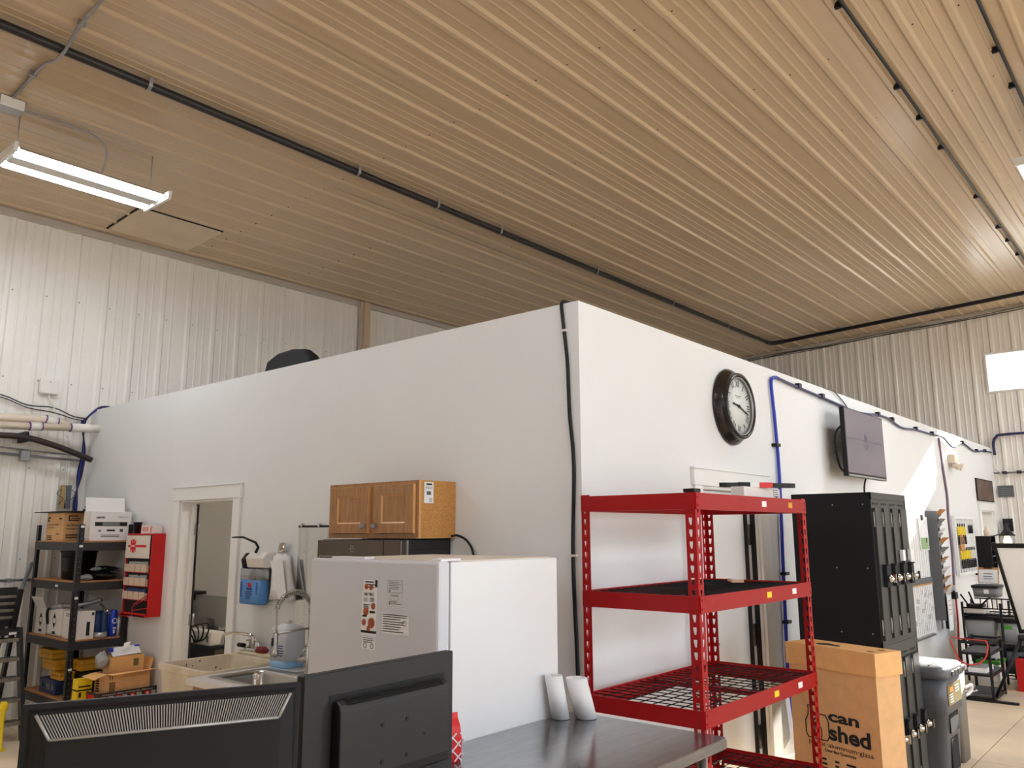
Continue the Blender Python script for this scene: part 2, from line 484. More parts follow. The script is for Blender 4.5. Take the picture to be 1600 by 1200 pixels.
MB().box(XF+.062, XF+.068, WY0+t, WY1-t, WZ0+t, WZ1-t).build('pane', M_PANE, wn)

# walls behind and beside the photographer; the front one has an open overhead door and high windows
RY0_, RY1_, RZ_, RZB = -2.2, 4.6, 4.5, 2.9
struct(MB().box(XR-.2, XR, YN, RY0_, 0, 6).box(XR-.2, XR, RY1_, YF, 0, 6).box(XR-.2, XR, RY0_, RY1_, RZ_, 6).box(XR-.2, XR, RY0_, RY1_, 0, RZB).build('wall_rear', M_WALLSTEEL))
struct(MB().box(-3.1, -3.0, -.5, 5.2, 0, 2.9).build('wall_added_blocker', M_WALLSTEEL))  # unseen screen, added to keep rear daylight off the fridge front
DX0, DX1, DZ = 0.5, 5.5, 4.2
EX0, EX1 = 8.0, 12.5
struct(MB().box(XR-.2, DX0, YN-.2, YN, 0, 6).box(DX1, EX0, YN-.2, YN, 0, 6).box(EX1, XF+.2, YN-.2, YN, 0, 6)
       .box(DX0, DX1, YN-.2, YN, DZ, 6).box(EX0, EX1, YN-.2, YN, DZ, 6).build('wall_front', M_WALLSTEEL))
for (a, b) in ((DX0, DX1), (EX0, EX1)):
    pl = bpy.data.lights.new('bay_daylight', 'AREA'); pl.shape = 'RECTANGLE'; pl.size = b-a; pl.size_y = DZ
    po = bpy.data.objects.new('bay_daylight', pl); C.objects.link(po); po.location = ((a+b)/2, YN+.02, DZ/2)
    po.rotation_euler = (PI/2, 0, 0); pl.cycles.is_portal = True
pl = bpy.data.lights.new('bay_daylight', 'AREA'); pl.shape = 'RECTANGLE'; pl.size = RY1_-RY0_; pl.size_y = RZ_-RZB
po = bpy.data.objects.new('bay_daylight', pl); C.objects.link(po); po.location = (XR+.02, (RY0_+RY1_)/2, (RZ_+RZB)/2)
po.rotation_euler = (PI/2, 0, -PI/2); pl.cycles.is_portal = True
pl = bpy.data.lights.new('window_daylight', 'AREA'); pl.shape = 'RECTANGLE'; pl.size = WY1-WY0; pl.size_y = WZ1-WZ0
po = bpy.data.objects.new('window_daylight', pl); C.objects.link(po); po.location = (XF+.11, (WY0+WY1)/2, (WZ0+WZ1)/2)
po.rotation_euler = (PI/2, 0, PI/2); pl.cycles.is_portal = True

# trims where walls meet the ceiling
mb = MB().box(XR, XF, YF-.055, YF+.02, 4.955, 4.97).box(XR, XF, YF-.03, YF+.02, 4.97, 5.04)
struct(mb.build('trim_1', M_TRIM))
mb = MB(); q = .03
mb.add([(XF-q, YN, zc(YN)-.05), (XF-q, YF, zc(YF)-.05), (XF, YF, zc(YF)-.05), (XF, YN, zc(YN)-.05),
        (XF-q, YN, zc(YN)-.015), (XF-q, YF, zc(YF)-.015), (XF, YF, zc(YF)-.015), (XF, YN, zc(YN)-.015)],
       [(0,1,2,3),(4,7,6,5),(0,4,5,1),(1,5,6,2),(2,6,7,3),(3,7,4,0)])
struct(mb.build('trim_2', M_TRIM))

# inner office block: left wall (normal -x) with door opening, right wall (normal -y) with two door openings
TH = .14
D1 = (6.10, 6.98, 2.03)
struct(MB().box(CX, CX+TH, CY, D1[0], 0, HB).box(CX, CX+TH, D1[1], YF, 0, HB).box(CX, CX+TH, D1[0], D1[1], D1[2], HB)
       .build('wall_inner_left', M_WHITE))
D2 = (5.02, 5.92, 2.05); D3 = (13.72, 14.6, 2.03)
struct(MB().box(CX+TH, D2[0], CY, CY+TH, 0, HB).box(D2[1], D3[0], CY, CY+TH, 0, HB).box(D3[1], XF, CY, CY+TH, 0, HB)
       .box(D2[0], D2[1], CY, CY+TH, D2[2], HB).box(D3[0], D3[1], CY, CY+TH, D3[2], HB).build('wall_inner_right', M_WHITE))
struct(MB().box(CX+TH, XF, CY+TH, YF, HB-.06, HB-.012).build('ceiling_office', M_WHITE))
struct(MB().box(CX+TH, 9, 8.35, 8.47, 0, HB-.06).box(9, 9.1, CY+TH, 8.47, 0, HB-.06).build('wall_office', M_GREYDOOR))

def casing(name, axis, a0, a1, top, face, wdt=.10, head=.11, dirn=-1, right_w=None):
    """flat door casing round an opening on a wall face; axis 'y' (wall normal -x) or 'x' (wall normal -y)"""
    mb = MB(); d0, d1 = face + dirn*.022, face
    lo, hi = min(d0, d1), max(d0, d1); rw = right_w or wdt
    def bx(u0, u1, z0, z1, dd=0.0):
        if axis == 'y': mb.box(lo-dd, hi, u0, u1, z0, z1)
        else: mb.box(u0, u1, lo-dd, hi, z0, z1)
    bx(a0-wdt, a0, 0, top); bx(a1, a1+rw, 0, top)
    bx(a0-wdt-.015, a1+rw+.015, top, top+head, .004)
    bx(a0-wdt-.025, a1+rw+.025, top+head, top+head+.012, .012)
    # jamb liners
    j = .018
    if axis == 'y':
        mb.box(face, face+TH, a0, a0+j, 0, top); mb.box(face, face+TH, a1-j, a1, 0, top); mb.box(face, face+TH, a0+j, a1-j, top-j, top)
    else:
        mb.box(a0, a0+j, face, face+TH, 0, top); mb.box(a1-j, a1, face, face+TH, 0, top); mb.box(a0+j, a1-j, face, face+TH, top-j, top)
    return struct(mb.build(name, M_WTRIM, bevel=.003))
c1 = casing('door_1', 'y', D1[0], D1[1], D1[2], CX)
lf = MB().obox((CX+TH+.035, D1[1]+.36, 1.0), (.045, .80, 1.98), rotz(-.16))
lf.build('door_leaf', M_WTRIM, c1, bevel=.002)
MB().box(CX+TH-.005, CX+TH+.006, D1[1]-.052, D1[1]-.019, .02, 2.0).build('gap_shade', M_DARKGAP, c1)  # dark strip standing for the shaded hinge gap
for z in (.22, 1.0, 1.78):
    MB().cyl((CX+TH+.012, D1[1]-.05, z-.05), (CX+TH+.012, D1[1]-.05, z+.05), .011, 10).box(CX+TH-.02, CX+TH+.008, D1[1]-.047, D1[1]-.017, z-.05, z+.05).build('hinge', M_GALV, c1)
c2 = casing('door_2', 'x', D2[0], D2[1], D2[2], CY, wdt=.11, right_w=.16)
MB().box(D2[0]+.022, D2[1]-.10, CY+.075, CY+.115, .012, D2[2]-.022).build('door_leaf', M_WTRIM, c2, bevel=.002)
MB().box(D2[1]-.098, D2[1]-.085, CY+.05, CY+.115, 0, D2[2]-.02).box(D2[1]-.03, D2[1]-.018, CY+.02, CY+.115, 0, D2[2]-.02).build('gap_shade', M_DARKGAP, c2)  # dark strips painted in where the gaps beside the leaf lie in shade
MB().box(D2[1]-.085, D2[1]-.03, CY+.055, CY+.115, 0, D2[2]-.02).build('door_edge', M_WTRIM, c2)
for z in (.3, 1.0, 1.72):
    MB().box(D2[1]-.095, D2[1]-.028, CY+.044, CY+.058, z-.075, z+.075).cyl((D2[1]-.098, CY+.04, z-.075), (D2[1]-.098, CY+.04, z+.075), .011, 10).build('hinge', M_HINGE, c2)
mb = MB().cyl((D2[0]+.09, CY+.075, 1.0), (D2[0]+.09, CY+.02, 1.0), .012, 10).cyl((D2[0]+.09, CY+.02, 1.0), (D2[0]+.2, CY+.02, 1.0), .01, 10)
mb.build('door_handle', M_BRUSHED, c2)
c3 = casing('door_3', 'x', D3[0], D3[1], D3[2], CY, wdt=.14)
MB().obox((D3[0]+.03, CY+TH+.42, 1.0), (.045, .82, 1.98)).build('door_leaf', M_WTRIM, c3)
MB().box(D3[0]+.055, D3[0]+.075, CY+TH-.01, CY+TH+.02, 0, 2.0).build('gap_shade', M_DARKGAP, c3)  # dark strip for the shade between leaf and jamb
# baseboards
struct(MB().box(CX-.012, CX, CY, D1[0]-.12, 0, .10).box(CX-.012, CX, D1[1]+.12, YF-.02, 0, .10).build('baseboard_left', M_WTRIM))
struct(MB().box(CX, D2[0]-.14, CY-.012, CY, 0, .10).box(D2[1]+.2, D3[0]-.17, CY-.012, CY, 0, .10).build('baseboard_right', M_WTRIM))

# ================================================================== LAMPS
def highbay(loc, label, rope=True):
    x, y, z = loc; L, W = 1.27, .50
    t = thing('fluorescent_lamp', label, 'lamp', loc, 0, 'fluorescent high bay lamps')
    mb = MB().box(x-L/2+.05, x+L/2-.05, y-.075, y+.075, z-.004, z+.075)
    mb.build('housing', M_LAMPW, t, bevel=.004)
    for s in (-1, 1):
        mb = MB()
        for k in (-1, 1):                      # winged reflectors over each pair of tubes
            yc = y + s*.152 + k*.034
            mb.quad((x-L/2+.05, yc-.034, z+.012), (x+L/2-.05, yc-.034, z+.012), (x+L/2-.05, yc, z+.045), (x-L/2+.05, yc, z+.045))
            mb.quad((x-L/2+.05, yc, z+.045), (x+L/2-.05, yc, z+.045), (x+L/2-.05, yc+.034, z+.012), (x-L/2+.05, yc+.034, z+.012))
        mb.build('reflector', M_REFL, t, solid=.002)
    for yy in (-.185, -.12, .12, .185):
        tb = MB().cyl((x-L/2+.05, y+yy, z+.012), (x+L/2-.05, y+yy, z+.012), .017, 10).build('tube', M_TUBE, t)
        mb = MB()
        for s in (-1, 1): mb.cyl((x+s*(L/2-.05), y+yy, z+.012), (x+s*(L/2-.025), y+yy, z+.012), .014, 8)
        mb.build('tube_cap', M_SILVER, tb)
    for s in (-1, 1):
        mb = MB(); xa = x + s*(L/2-.03); xb = x + s*L/2
        mb.prism([(xa, y-W/2, z+.06), (xa, y-W/2+.02, z-.012), (xa, y+W/2-.02, z-.012), (xa, y+W/2, z+.06)], (xb-xa, 0, 0))
        mb.build('end_plate', M_LAMPW, t, bevel=.004)
    for s in (-1, 1):
        xx = x + s*.545
        MB().cyl((xx, y, z+.075), (xx, y, zc(y)-.005), .0035, 6).build('hanger', M_GALV, t)
    return t
highbay((2.60, 6.97, 4.69), 'lit fluorescent lamp hanging at upper left beside the grey junction box')
highbay((8.05, .67, 4.69), 'lit fluorescent lamp whose end shows at the right edge of the photo')
for n_, p in enumerate(((-3.0, 6.97, 4.69), (1.9, .5, 4.69), (-3.6, .5, 4.69), (13.2, .2, 4.69), (-3.6, -3.6, 4.69), (4.0, -4.2, 4.69), (9.8, -4.2, 4.69), (12.0, -2.2, 4.69))):  # last lamp is unseen, added to brighten the far wall
    highbay(p, 'lit fluorescent lamp outside the photo, ' + ('behind the camera by the left wall', 'above the camera', 'well behind the camera', 'far right by the far wall', 'rear corner', 'near the open bay', 'over the right bay', 'added to brighten the far wall')[n_])
# ceiling lamp inside the office block
t = thing('office_lamp', 'flat square ceiling lamp inside the office behind the open doorway', 'lamp', (5.2, 6.2, HB-.09))
MB().box(4.9, 5.5, 5.9, 6.5, HB-.085, HB-.062).build('frame', M_LAMPW, t)
MB().box(4.93, 5.47, 5.93, 6.47, HB-.094, HB-.083).build('diffuser', mat('office_diffuser', (255, 248, 236), .5, emit=30.0), t)
t = thing('office_lamp', 'flat square ceiling lamp inside the far office room', 'lamp', (13.6, 4.4, HB-.09))
MB().box(13.3, 13.9, 4.1, 4.7, HB-.085, HB-.062).build('frame', M_LAMPW, t)
MB().box(13.33, 13.87, 4.13, 4.67, HB-.094, HB-.083).build('diffuser', MAT['office_diffuser'], t)

# ================================================================== CEILING SERVICES
PY = 5.815; PZ = zc(PY) - .062
t = thing('gas_pipe', 'long black iron pipe strapped under the ceiling, turning at the far wall', 'pipe', (1.5, PY, PZ))
MB().cyl((XR+.1, PY, PZ), (13.95, PY, PZ), .034, 14).build('pipe_run', M_PIPE, t)
MB().tube(curve([(13.95, PY, PZ), (14.1, PY-.02, PZ), (14.17, PY-.1, PZ+.004), (14.18, PY-.25, PZ+.01)], 6), .04, 12).build('elbow', M_PIPE, t)
MB().cyl((14.18, PY-.25, PZ+.01), (14.18, YN+.1, zc(YN)-.062), .034, 14).build('pipe_run', M_PIPE, t)
for x in (-2.6, -.9, .85, 2.55, 4.57, 5.62, 6.62, 8.55, 10.55, 12.4):
    mb = MB(); r0 = .04
    pts = [(x, PY-.045, PZ+.05), (x, PY-.04, PZ)] + [(x, PY - .04*math.cos(a), PZ - .04*math.sin(a)) for a in (.5, 1.0, PI/2, 2.1, 2.6)] + [(x, PY+.04, PZ), (x, PY+.045, PZ+.05)]
    for a, b in zip(pts[:-1], pts[1:]):
        mb.quad((x-.014, a[1], a[2]), (x+.014, a[1], a[2]), (x+.014, b[1], b[2]), (x-.014, b[1], b[2]))
    mb.build('strap', M_GALV, t, solid=.003)
for y in (4.6, 3.0, 1.4):
    MB().box(14.165, 14.195, y-.045, y+.045, zc(y)-.105, zc(y)-.01).build('strap', M_GALV, t)

t = thing('conduit', 'thin grey conduit crossing over the black pipe at upper left', 'conduit', (1.92, 5.8, 5.05))
def cz(y, d=.03): return zc(y) - d
MB().tube([(1.90, 4.2, cz(4.2)), (1.91, 5.35, cz(5.35)), (1.915, 5.55, cz(5.55, .05)), (1.92, 5.74, cz(5.74, .115)), (1.92, 5.9, cz(5.9, .115)), (1.92, 6.08, cz(6.08, .05)), (1.925, 6.25, cz(6.25)), (1.93, 6.78, cz(6.78))], .012, 10).build('tube', M_GALV, t)
for y in (5.48, 6.33):
    MB().box(1.895, 1.945, y-.012, y+.012, cz(y, .048), cz(y, 0)).build('clip', M_GALV, t)
t = thing('junction_box', 'small grey junction box with white cover at upper left of ceiling', 'electrical box', (1.93, 6.86, 5.06))
MB().box(1.84, 2.03, 6.78, 6.93, cz(6.86, .10), cz(6.86, .005)).build('box', M_GALV, t, bevel=.004)
MB().box(1.85, 2.02, 6.765, 6.783, cz(6.86, .105), cz(6.86, .03)).build('cover', M_WTRIM, t, bevel=.002)
MB().tube(curve([(2.02, 6.87, 5.085), (2.2, 6.88, 5.10), (2.40, 6.88, 5.10), (2.58, 6.88, 5.09), (2.70, 6.89, 5.02), (2.72, 6.92, 4.88), (2.70, 6.95, 4.767)], 6), .0085, 8).build('flex_cable', M_GALV, t)

for (y, nm, xa, xb) in ((1.535, 'slim dark conduit clipped along the ceiling at upper right', 1.0, 14.6), (.82, 'slim dark conduit nearest the upper right corner of the photo', 1.0, 14.6)):
    t = thing('ceiling_conduit', nm, 'conduit', (7.0, y, zc(y)-.035))
    MB().cyl((xa, y, zc(y)-.035), (xb, y, zc(y)-.035), .0135, 10).build('tube', M_PIPE, t)
    for x in (2.0, 3.6, 5.36, 6.73+.02, 7.42, 8.17, 9.7, 10.9, 11.5, 12.2, 13.3):
        MB().box(x-.012, x+.012, y-.005, y+.05, zc(y)-.052, zc(y)-.006).box(x-.014, x+.014, y+.03, y+.055, zc(y)-.05, zc(y)-.03).build('clip', M_BLACK, t)

hx0, hx1, hy0, hy1 = 3.55, 4.49, 8.06, 8.84
t = thing('access_hatch', 'flat beige access hatch in the ceiling beside the left wall', 'hatch', ((hx0+hx1)/2, (hy0+hy1)/2, 5.0))
def slab(mb, x0, x1, y0, y1, d0, d1):
    mb.add([(x0,y0,zc(y0)-d0),(x1,y0,zc(y0)-d0),(x1,y1,zc(y1)-d0),(x0,y1,zc(y1)-d0),(x0,y0,zc(y0)-d1),(x1,y0,zc(y0)-d1),(x1,y1,zc(y1)-d1),(x0,y1,zc(y1)-d1)],
           [(3,2,1,0),(4,5,6,7),(0,1,5,4),(1,2,6,5),(2,3,7,6),(3,0,4,7)]); return mb
slab(MB(), hx0+.012, hx1-.012, hy0+.012, hy1-.012, .032, .012).build('hatch_panel', mat('hatch_board', (208, 188, 162), .6, var=.05, scale=3), t)
slab(MB(), hx0, hx1, hy0, hy1, .022, .006).build('gap_shade', M_DARKGAP, t)  # dark sheet whose rim paints the shaded gap round the hatch

# cable bundle along the foot of the ceiling on the far wall
mb = MB()
for k, (o, r) in enumerate(((0, .009), (.02, .007), (-.015, .006))):
    pts = []; y = 8.6; i = 0
    while y > -5:
        pts.append((XF-.05-abs(o), y, zc(y)-.10+o+.012*math.sin(i*1.7+k))); y -= .6; i += 1
    mb.tube(curve(pts, 3), r, 6)
tag(mb.build('cable_bundle', mat('dark_grey_cable', (92, 84, 80), .5)), 'dark cable bundle under the ceiling edge on the far wall', 'cable')

# ================================================================== LEFT STEEL WALL SERVICES
t = thing('steel_post', 'tan square post against the left steel wall above the office block', 'post', (7.29, 8.97, 3.0))
MB().box(7.235, 7.345, 8.93, 9.03, HB-.01, 5.02).build('post', mat('tan_post', (198, 172, 140), .5), t, bevel=.01)
MB().box(7.20, 7.235, 8.97, 9.03, HB-.01, 5.02).build('side_flange', M_TRIM, t)

t = thing('access_point', 'small white square wireless unit on the left steel wall', 'wireless unit', (3.19, 9.0, 3.17))
MB().box(3.10, 3.285, 8.985, 9.035, 3.165, 3.325).build('body', M_PVCW, t, bevel=.015)
MB().prism([(3.188, 8.984, 3.285), (3.20, 8.984, 3.285), (3.194, 8.984, 3.30)], (0, -.001, 0)).build('emblem', M_GREYINK, t)
MB().tube(curve([(3.19, 9.0, 3.17), (3.2, 8.99, 3.12), (3.23, 8.99, 3.06), (3.26, 8.99, 3.02)], 5), .006, 6).build('cable', M_WHITECAB, t)

t = thing('wall_wires', 'thin dark wires drooping along the left steel wall above the pipes', 'wire', (2.9, 9.0, 2.95))
for k, (c, r) in enumerate((((0), .006), ((.025), .005))):
    MB().tube(curve([(1.5, 9.0, 3.28-c), (2.3, 9.0, 3.16-c), (2.76, 9.0, 3.105-c), (3.0, 9.0, 3.03-c), (3.25, 9.0, 3.03-c*2), (3.45, 9.0, 2.96-c), (3.58, 9.0, 2.95-c)], 5), r, 6).build('wire', M_PIPE, t)
t = thing('drain_pipes', 'pair of cream plastic pipes joining at the corner by the office wall', 'pipe', (3.1, 8.85, 2.8))
MB().tube([(1.2, 8.85, 2.80), (3.14, 8.85, 2.882), (3.24, 8.85, 2.866), (3.40, 8.85, 2.828)], .038, 14).build('upper_pipe', M_PVC, t)
MB().cyl((1.2, 8.83, 2.70), (3.60, 8.83, 2.832), .036, 14).build('lower_pipe', M_PVC, t)
MB().cyl((3.13, 8.85, 2.883), (3.25, 8.85, 2.862), .045, 14).build('coupling', M_PVCW, t)
MB().cyl((2.985, 8.83, 2.798), (3.095, 8.83, 2.804), .043, 14).build('coupling', M_PVCW, t)
MB().cyl((3.37, 8.83, 2.819), (3.66, 8.83, 2.835), .043, 14).build('coupling', M_PVCW, t)
for x, z, y in ((2.985, 2.798, 8.83), (3.097, 2.804, 8.83), (3.368, 2.819, 8.83)):
    MB().cyl((x-.006, y, z), (x+.006, y, z+.0003), .0445, 14).build('primer_ring', M_PURPLE, t)
for x, z in ((3.135, 2.882), (3.246, 2.863)):
    MB().cyl((x-.006, 8.85, z+.001), (x+.006, 8.85, z-.001), .0465, 14).build('primer_ring', M_PURPLE, t)
t = thing('black_hose', 'thick black hose curving down below the cream pipes', 'hose', (3.0, 8.8, 2.6))
MB().tube(curve([(1.4, 8.82, 2.60), (2.4, 8.82, 2.66), (2.74, 8.82, 2.685), (2.97, 8.82, 2.68), (3.2, 8.82, 2.63), (3.4, 8.82, 2.57), (3.60, 8.82, 2.50)], 6), .03, 12).build('hose', mat('dark_brown_hose', (46, 36, 34), .4), t)
MB().box(2.955, 2.98, 8.80, 9.03, 2.64, 2.74).build('clamp', M_BLACK, t)
t = thing('grey_conduit_run', 'thin grey conduits below the black hose on the left wall', 'conduit', (3.0, 9.0, 2.55))
MB().cyl((1.4, 9.0, 2.58), (3.60, 9.0, 2.50), .013, 8).build('tube', M_GALV, t)
MB().cyl((1.4, 8.98, 2.66), (3.60, 8.98, 2.545), .008, 8).build('tube', M_GALV, t)
MB().box(2.98, 3.07, 8.96, 9.03, 2.46, 2.57).build('fitting', M_GALV, t, bevel=.01)
MB().tube(curve([(3.05, 9.0, 2.47), (3.1, 9.0, 2.2), (3.40, 9.0, 2.75), (3.43, 9.0, 2.4), (3.45, 9.0, 2.05)], 5)[10:], .006, 6).build('drop_wire', M_WHITECAB, t)
t = thing('corner_cables', 'blue and black cables bundled down the corner by the cream pipes', 'cable', (3.58, 8.95, 1.7))
for k in range(4):
    o = .02*k; col = (M_BLACK, M_BLUECAB, M_BLACK, M_NAVYCAB)[k]
    MB().tube(curve([(3.90, 8.93, HB+.03), (3.72-.01*k, 8.92, HB+.035), (3.60-o, 8.92, 2.99-o), (3.545-o*.5, 8.93, 2.88), (3.555+o*.4, 8.95, 2.6), (3.53+o*.7, 8.96, 2.35), (3.55-o*.6, 8.96, 2.05), (3.555+o*.2, 8.96, 1.75)], 6), .0085, 6).build('cable', col, t)
t = thing('terminal_strip', 'two upright brass terminal strips on the left wall above the shelving', 'terminal strip', (3.45, 9.0, 2.0))
MB().box(3.40, 3.435, 8.98, 9.03, 2.0, 2.24).build('strip', M_BRASS, t, bevel=.004)
MB().box(3.45, 3.495, 8.98, 9.03, 2.0, 2.24).build('strip', M_GREYP, t, bevel=.004)
MB().tube(curve([(3.40, 8.98, 2.2), (3.35, 8.97, 2.15), (3.41, 8.96, 2.1), (3.37, 8.97, 2.04)], 5), .003, 5).tube(curve([(3.49, 8.98, 2.2), (3.53, 8.97, 2.15), (3.48, 8.96, 2.08)], 5), .003, 5).build('wires', M_BLACK, t)
t = thing('wall_rail', 'thin horizontal conduit on the left wall behind the grey pole', 'conduit', (3.0, 9.0, 1.3))
MB().cyl((1.4, 9.0, 1.305), (3.45, 9.0, 1.30), .012, 8).build('tube', M_GALV, t)
MB().box(2.98, 3.02, 8.98, 9.03, 1.28, 1.32).build('clip', M_GALV, t)

t = thing('office_chair_back', 'black rounded chair back showing above the top of the office wall', 'chair', (4.35, 6.3, HB))
mb = MB(); rs = []
for x, s in ((4.22, 0), (4.25, .03), (4.31, .03), (4.34, 0)):
    rs.append([(x, p[0], p[1]+HB) for p in [(5.98+s*-.3, .05), (6.62+s*.3, .05), (6.66+s*.3, .2), (6.63+s*.2, .28+s), (6.5, .325+s), (6.27, .335+s), (6.08, .31+s), (5.97-s*.2, .24+s)]])
mb.rings(rs).build('backrest', M_BLACKM, t)
MB().box(4.25, 4.31, 6.24, 6.36, HB-.012, HB+.1).box(4.2, 4.55, 5.95, 6.65, HB-.012, HB+.06).build('seat', M_BLACKM, t, bevel=.01)

# ================================================================== BLACK CABLES ON THE OFFICE WALLS
t = thing('corner_cable', 'single black cable running down the office wall near its outer corner', 'cable', (CX, 2.69, 1))
MB().tube(curve([(CX+.12, 2.72, HB+.012), (CX-.008, 2.716, HB+.008), (CX-.012, 2.712, 2.95), (CX-.012, 2.685, 2.7), (CX-.012, 2.675, 2.4), (CX-.012, 2.652, 2.1), (CX-.012, 2.668, 1.6), (CX-.012, 2.65, 1.0), (CX-.012, 2.65, .3)], 6), .0105, 8).build('cable', M_BLACK, t)
for y, z in ((2.705, 2.88), (2.66, 1.62)):
    MB().box(CX-.026, CX, y-.02, y+.02, z-.006, z+.006).build('clip', M_WHITECAB, t)
t = thing('blue_cable', 'blue data cable strapped up the right office wall and along its top', 'cable', (6.28, CY, 1))
pts = [(6.33, CY-.02, .25), (6.25, CY-.02, .7), (6.26, CY-.02, 1.0), (6.29, CY-.02, 1.6), (6.32, CY-.02, 2.2), (6.30, CY-.02, 2.6), (6.27, CY-.02, 2.9), (6.30, CY-.02, 2.965), (6.38, CY-.02, 2.985)]
MB().tube(curve(pts, 6), .013, 10).build('riser', M_BLUECAB, t)
MB().tube(curve([(6.38, CY-.02, 2.985), (6.75, CY-.02, 2.965), (7.2, CY-.02, 2.95), (7.9, CY-.02, 2.925), (8.3, CY-.02, 2.905), (9.0, CY-.02, 2.95), (9.4, CY-.02, 2.955), (9.9, CY-.02, 2.90), (10.5, CY-.02, 2.93), (11.3, CY-.02, 2.94), (11.8, CY-.02, 2.95), (12.3, CY-.02, 2.86), (12.9, CY-.02, 2.96), (13.6, CY-.02, 2.90), (14.3, CY-.02, 2.95), (14.9, CY-.02, 2.97)], 6), .012, 8).build('top_run', mat('slate_cable', (70, 72, 104), .5), t)
for x, z in ((6.285, 2.42), (6.30, 1.42), (6.285, 1.06)):
    MB().box(x-.035, x+.04, CY-.045, CY, z-.012, z+.012).build('clip', M_BLACK, t)
for x, z in ((6.85, 2.965), (7.4, 2.945), (9.05, 2.955), (9.55, 2.95), (10.5, 2.935), (11.25, 2.945), (12.9, 2.96), (13.8, 2.91), (14.4, 2.95)):
    MB().box(x-.03, x+.03, CY-.04, CY, z-.012, z+.03).build('clip', M_BLACK, t)
t = thing('tv_wire', 'thin loose wire looping over the wall top down to the television', 'wire', (8.0, CY, 2.9))
MB().tube(curve([(7.5, CY+.05, HB+.006), (7.7, CY-.012, HB+.005), (7.95, CY-.014, 2.99), (8.12, CY-.016, 2.91), (8.18, CY-.02, 2.82)], 6), .006, 6).build('wire', M_GREYP, t)
t = thing('cable_drop', 'purple and red cables hanging down the right wall to a black outlet', 'cable', (11.6, CY, 1))
MB().tube(curve([(11.60, CY-.015, 2.93), (11.64, CY-.015, 2.6), (11.74, CY-.015, 2.2), (11.70, CY-.015, 1.9), (11.72, CY-.015, 1.5), (11.66, CY-.015, 1.1), (11.6, CY-.015, .98)], 5), .014, 6).build('cable', mat('mauve_cable', (120, 96, 112), .5), t)
MB().tube(curve([(11.60, CY-.03, .93), (11.58, CY-.03, .6), (11.5, CY-.03, .3), (11.45, CY-.03, .1)], 5), .012, 6).build('cable', M_REDCAB, t)
MB().box(11.52, 11.64, CY-.05, CY, .90, .98).build('outlet', M_BLACK, t)
MB().box(11.57, 11.66, CY-.045, CY, 1.0, 1.06).build('socket_plate', M_WTRIM, t)
t = thing('emergency_light', 'small cream twin-head emergency light high on the right wall', 'light', (12.1, CY, 2.5))
MB().box(12.02, 12.24, CY-.09, CY, 2.62, 2.74).build('body', M_PVC, t, bevel=.01)
for x in (12.06, 12.2): MB().cyl((x, CY-.05, 2.6), (x, CY-.13, 2.57), .04, 12, r2=.05).build('lamp_head', M_PVC, t)
t = thing('sprayed_conduit', 'dark blue conduit bending off the office wall onto the far wall', 'conduit', (14.9, 2.5, 3.0))
MB().tube(curve([(14.98, CY-.05, 2.93), (14.98, CY-.05, 3.12), (14.98, CY-.1, 3.22), (14.98, CY-.22, 3.25), (14.98, 1.6, 3.25), (14.98, .2, 3.25)], 6), .022, 8).build('conduit', M_NAVYCAB, t)
for y in (2.0, 1.2): MB().box(14.95, 15.045, y-.02, y+.02, 3.22, 3.29).build('clip', M_BLACK, t)
t = thing('far_conduit', 'thin grey horizontal conduit lower on the far wall', 'conduit', (14.97, 1.8, 2.6))
MB().cyl((14.98, 2.6, 2.64), (14.98, .2, 2.64), .014, 8).build('tube', M_GALV, t)
for y in (2.45, 2.25, 1.9, 1.3): MB().box(14.955, 15.04, y-.03, y+.03, 2.62, 2.665).build('clip', M_PIPE, t)
MB().tube(curve([(14.97, CY-.03, 2.9), (14.97, CY-.03, 2.75), (14.97, 2.48, 2.62), (14.97, 2.42, 2.58)], 5), .008, 6).build('wire', M_WHITECAB, t)

# ================================================================== CLOCK AND TELEVISION
cc = V((5.535, CY, 2.643))
t = thing('wall_clock', 'large round black wall clock with roman numerals on the white wall', 'clock', cc)
MB().lathe([(.25, .0), (.28, .003), (.283, .012), (.278, .022), (.252, .055), (.234, .072), (.238, .078), (.243, .085), (.24, .094), (.228, .098), (.218, .094), (.212, .074), (.212, .064)], cc, (0,-1,0), 56, caps=False).build('case', M_BRONZE, t)
MB().lathe([(.0, .060), (.214, .060), (.214, .066), (.0, .066)], cc, (0,-1,0), 48, caps=False).build('dial', M_DIAL, t)
MB().lathe([(.2125, .067), (.207, .067), (.207, .088), (.2125, .088)], cc, (0,-1,0), 48, caps=False).build('bezel', M_SILVER, t)
ff = Face(cc + V((0, -.0665, 0)), (1,0,0), (0,0,1))
for i, nm in enumerate(('XII','I','II','III','IIII','V','VI','VII','VIII','IX','X','XI')):
    a = PI/2 - i*PI/6
    up = V((math.cos(a), 0, math.sin(a))); rt = V((math.sin(a), 0, -math.cos(a)))
    f2 = Face(cc + V((0, -.0665, 0)) + up*.142, rt, up)
    wd = {'I': .01, 'II': .03, 'III': .046, 'IIII': .058, 'V': .04, 'VI': .05, 'VII': .062, 'VIII': .072, 'IX': .05, 'X': .042, 'XI': .05, 'XII': .062}[nm]
    f2.text(nm, -wd/2, 0, .046, t, M_INK, wd*.95, 'numeral', .001)
mb = MB()
for i in range(60):
    a = i*PI/30; mb.cyl(ff.p(.197*math.cos(a), .197*math.sin(a), 0), ff.p(.197*math.cos(a), .197*math.sin(a), .001), .0028 if i % 5 else .0045, 6)
mb.build('minute_track', M_INK, t)
mb = MB(); ff.q(mb, -.05, .05, .072, .078); ff.q(mb, -.03, .03, .060, .064); mb.build('dial_print', M_GREYINK, t)
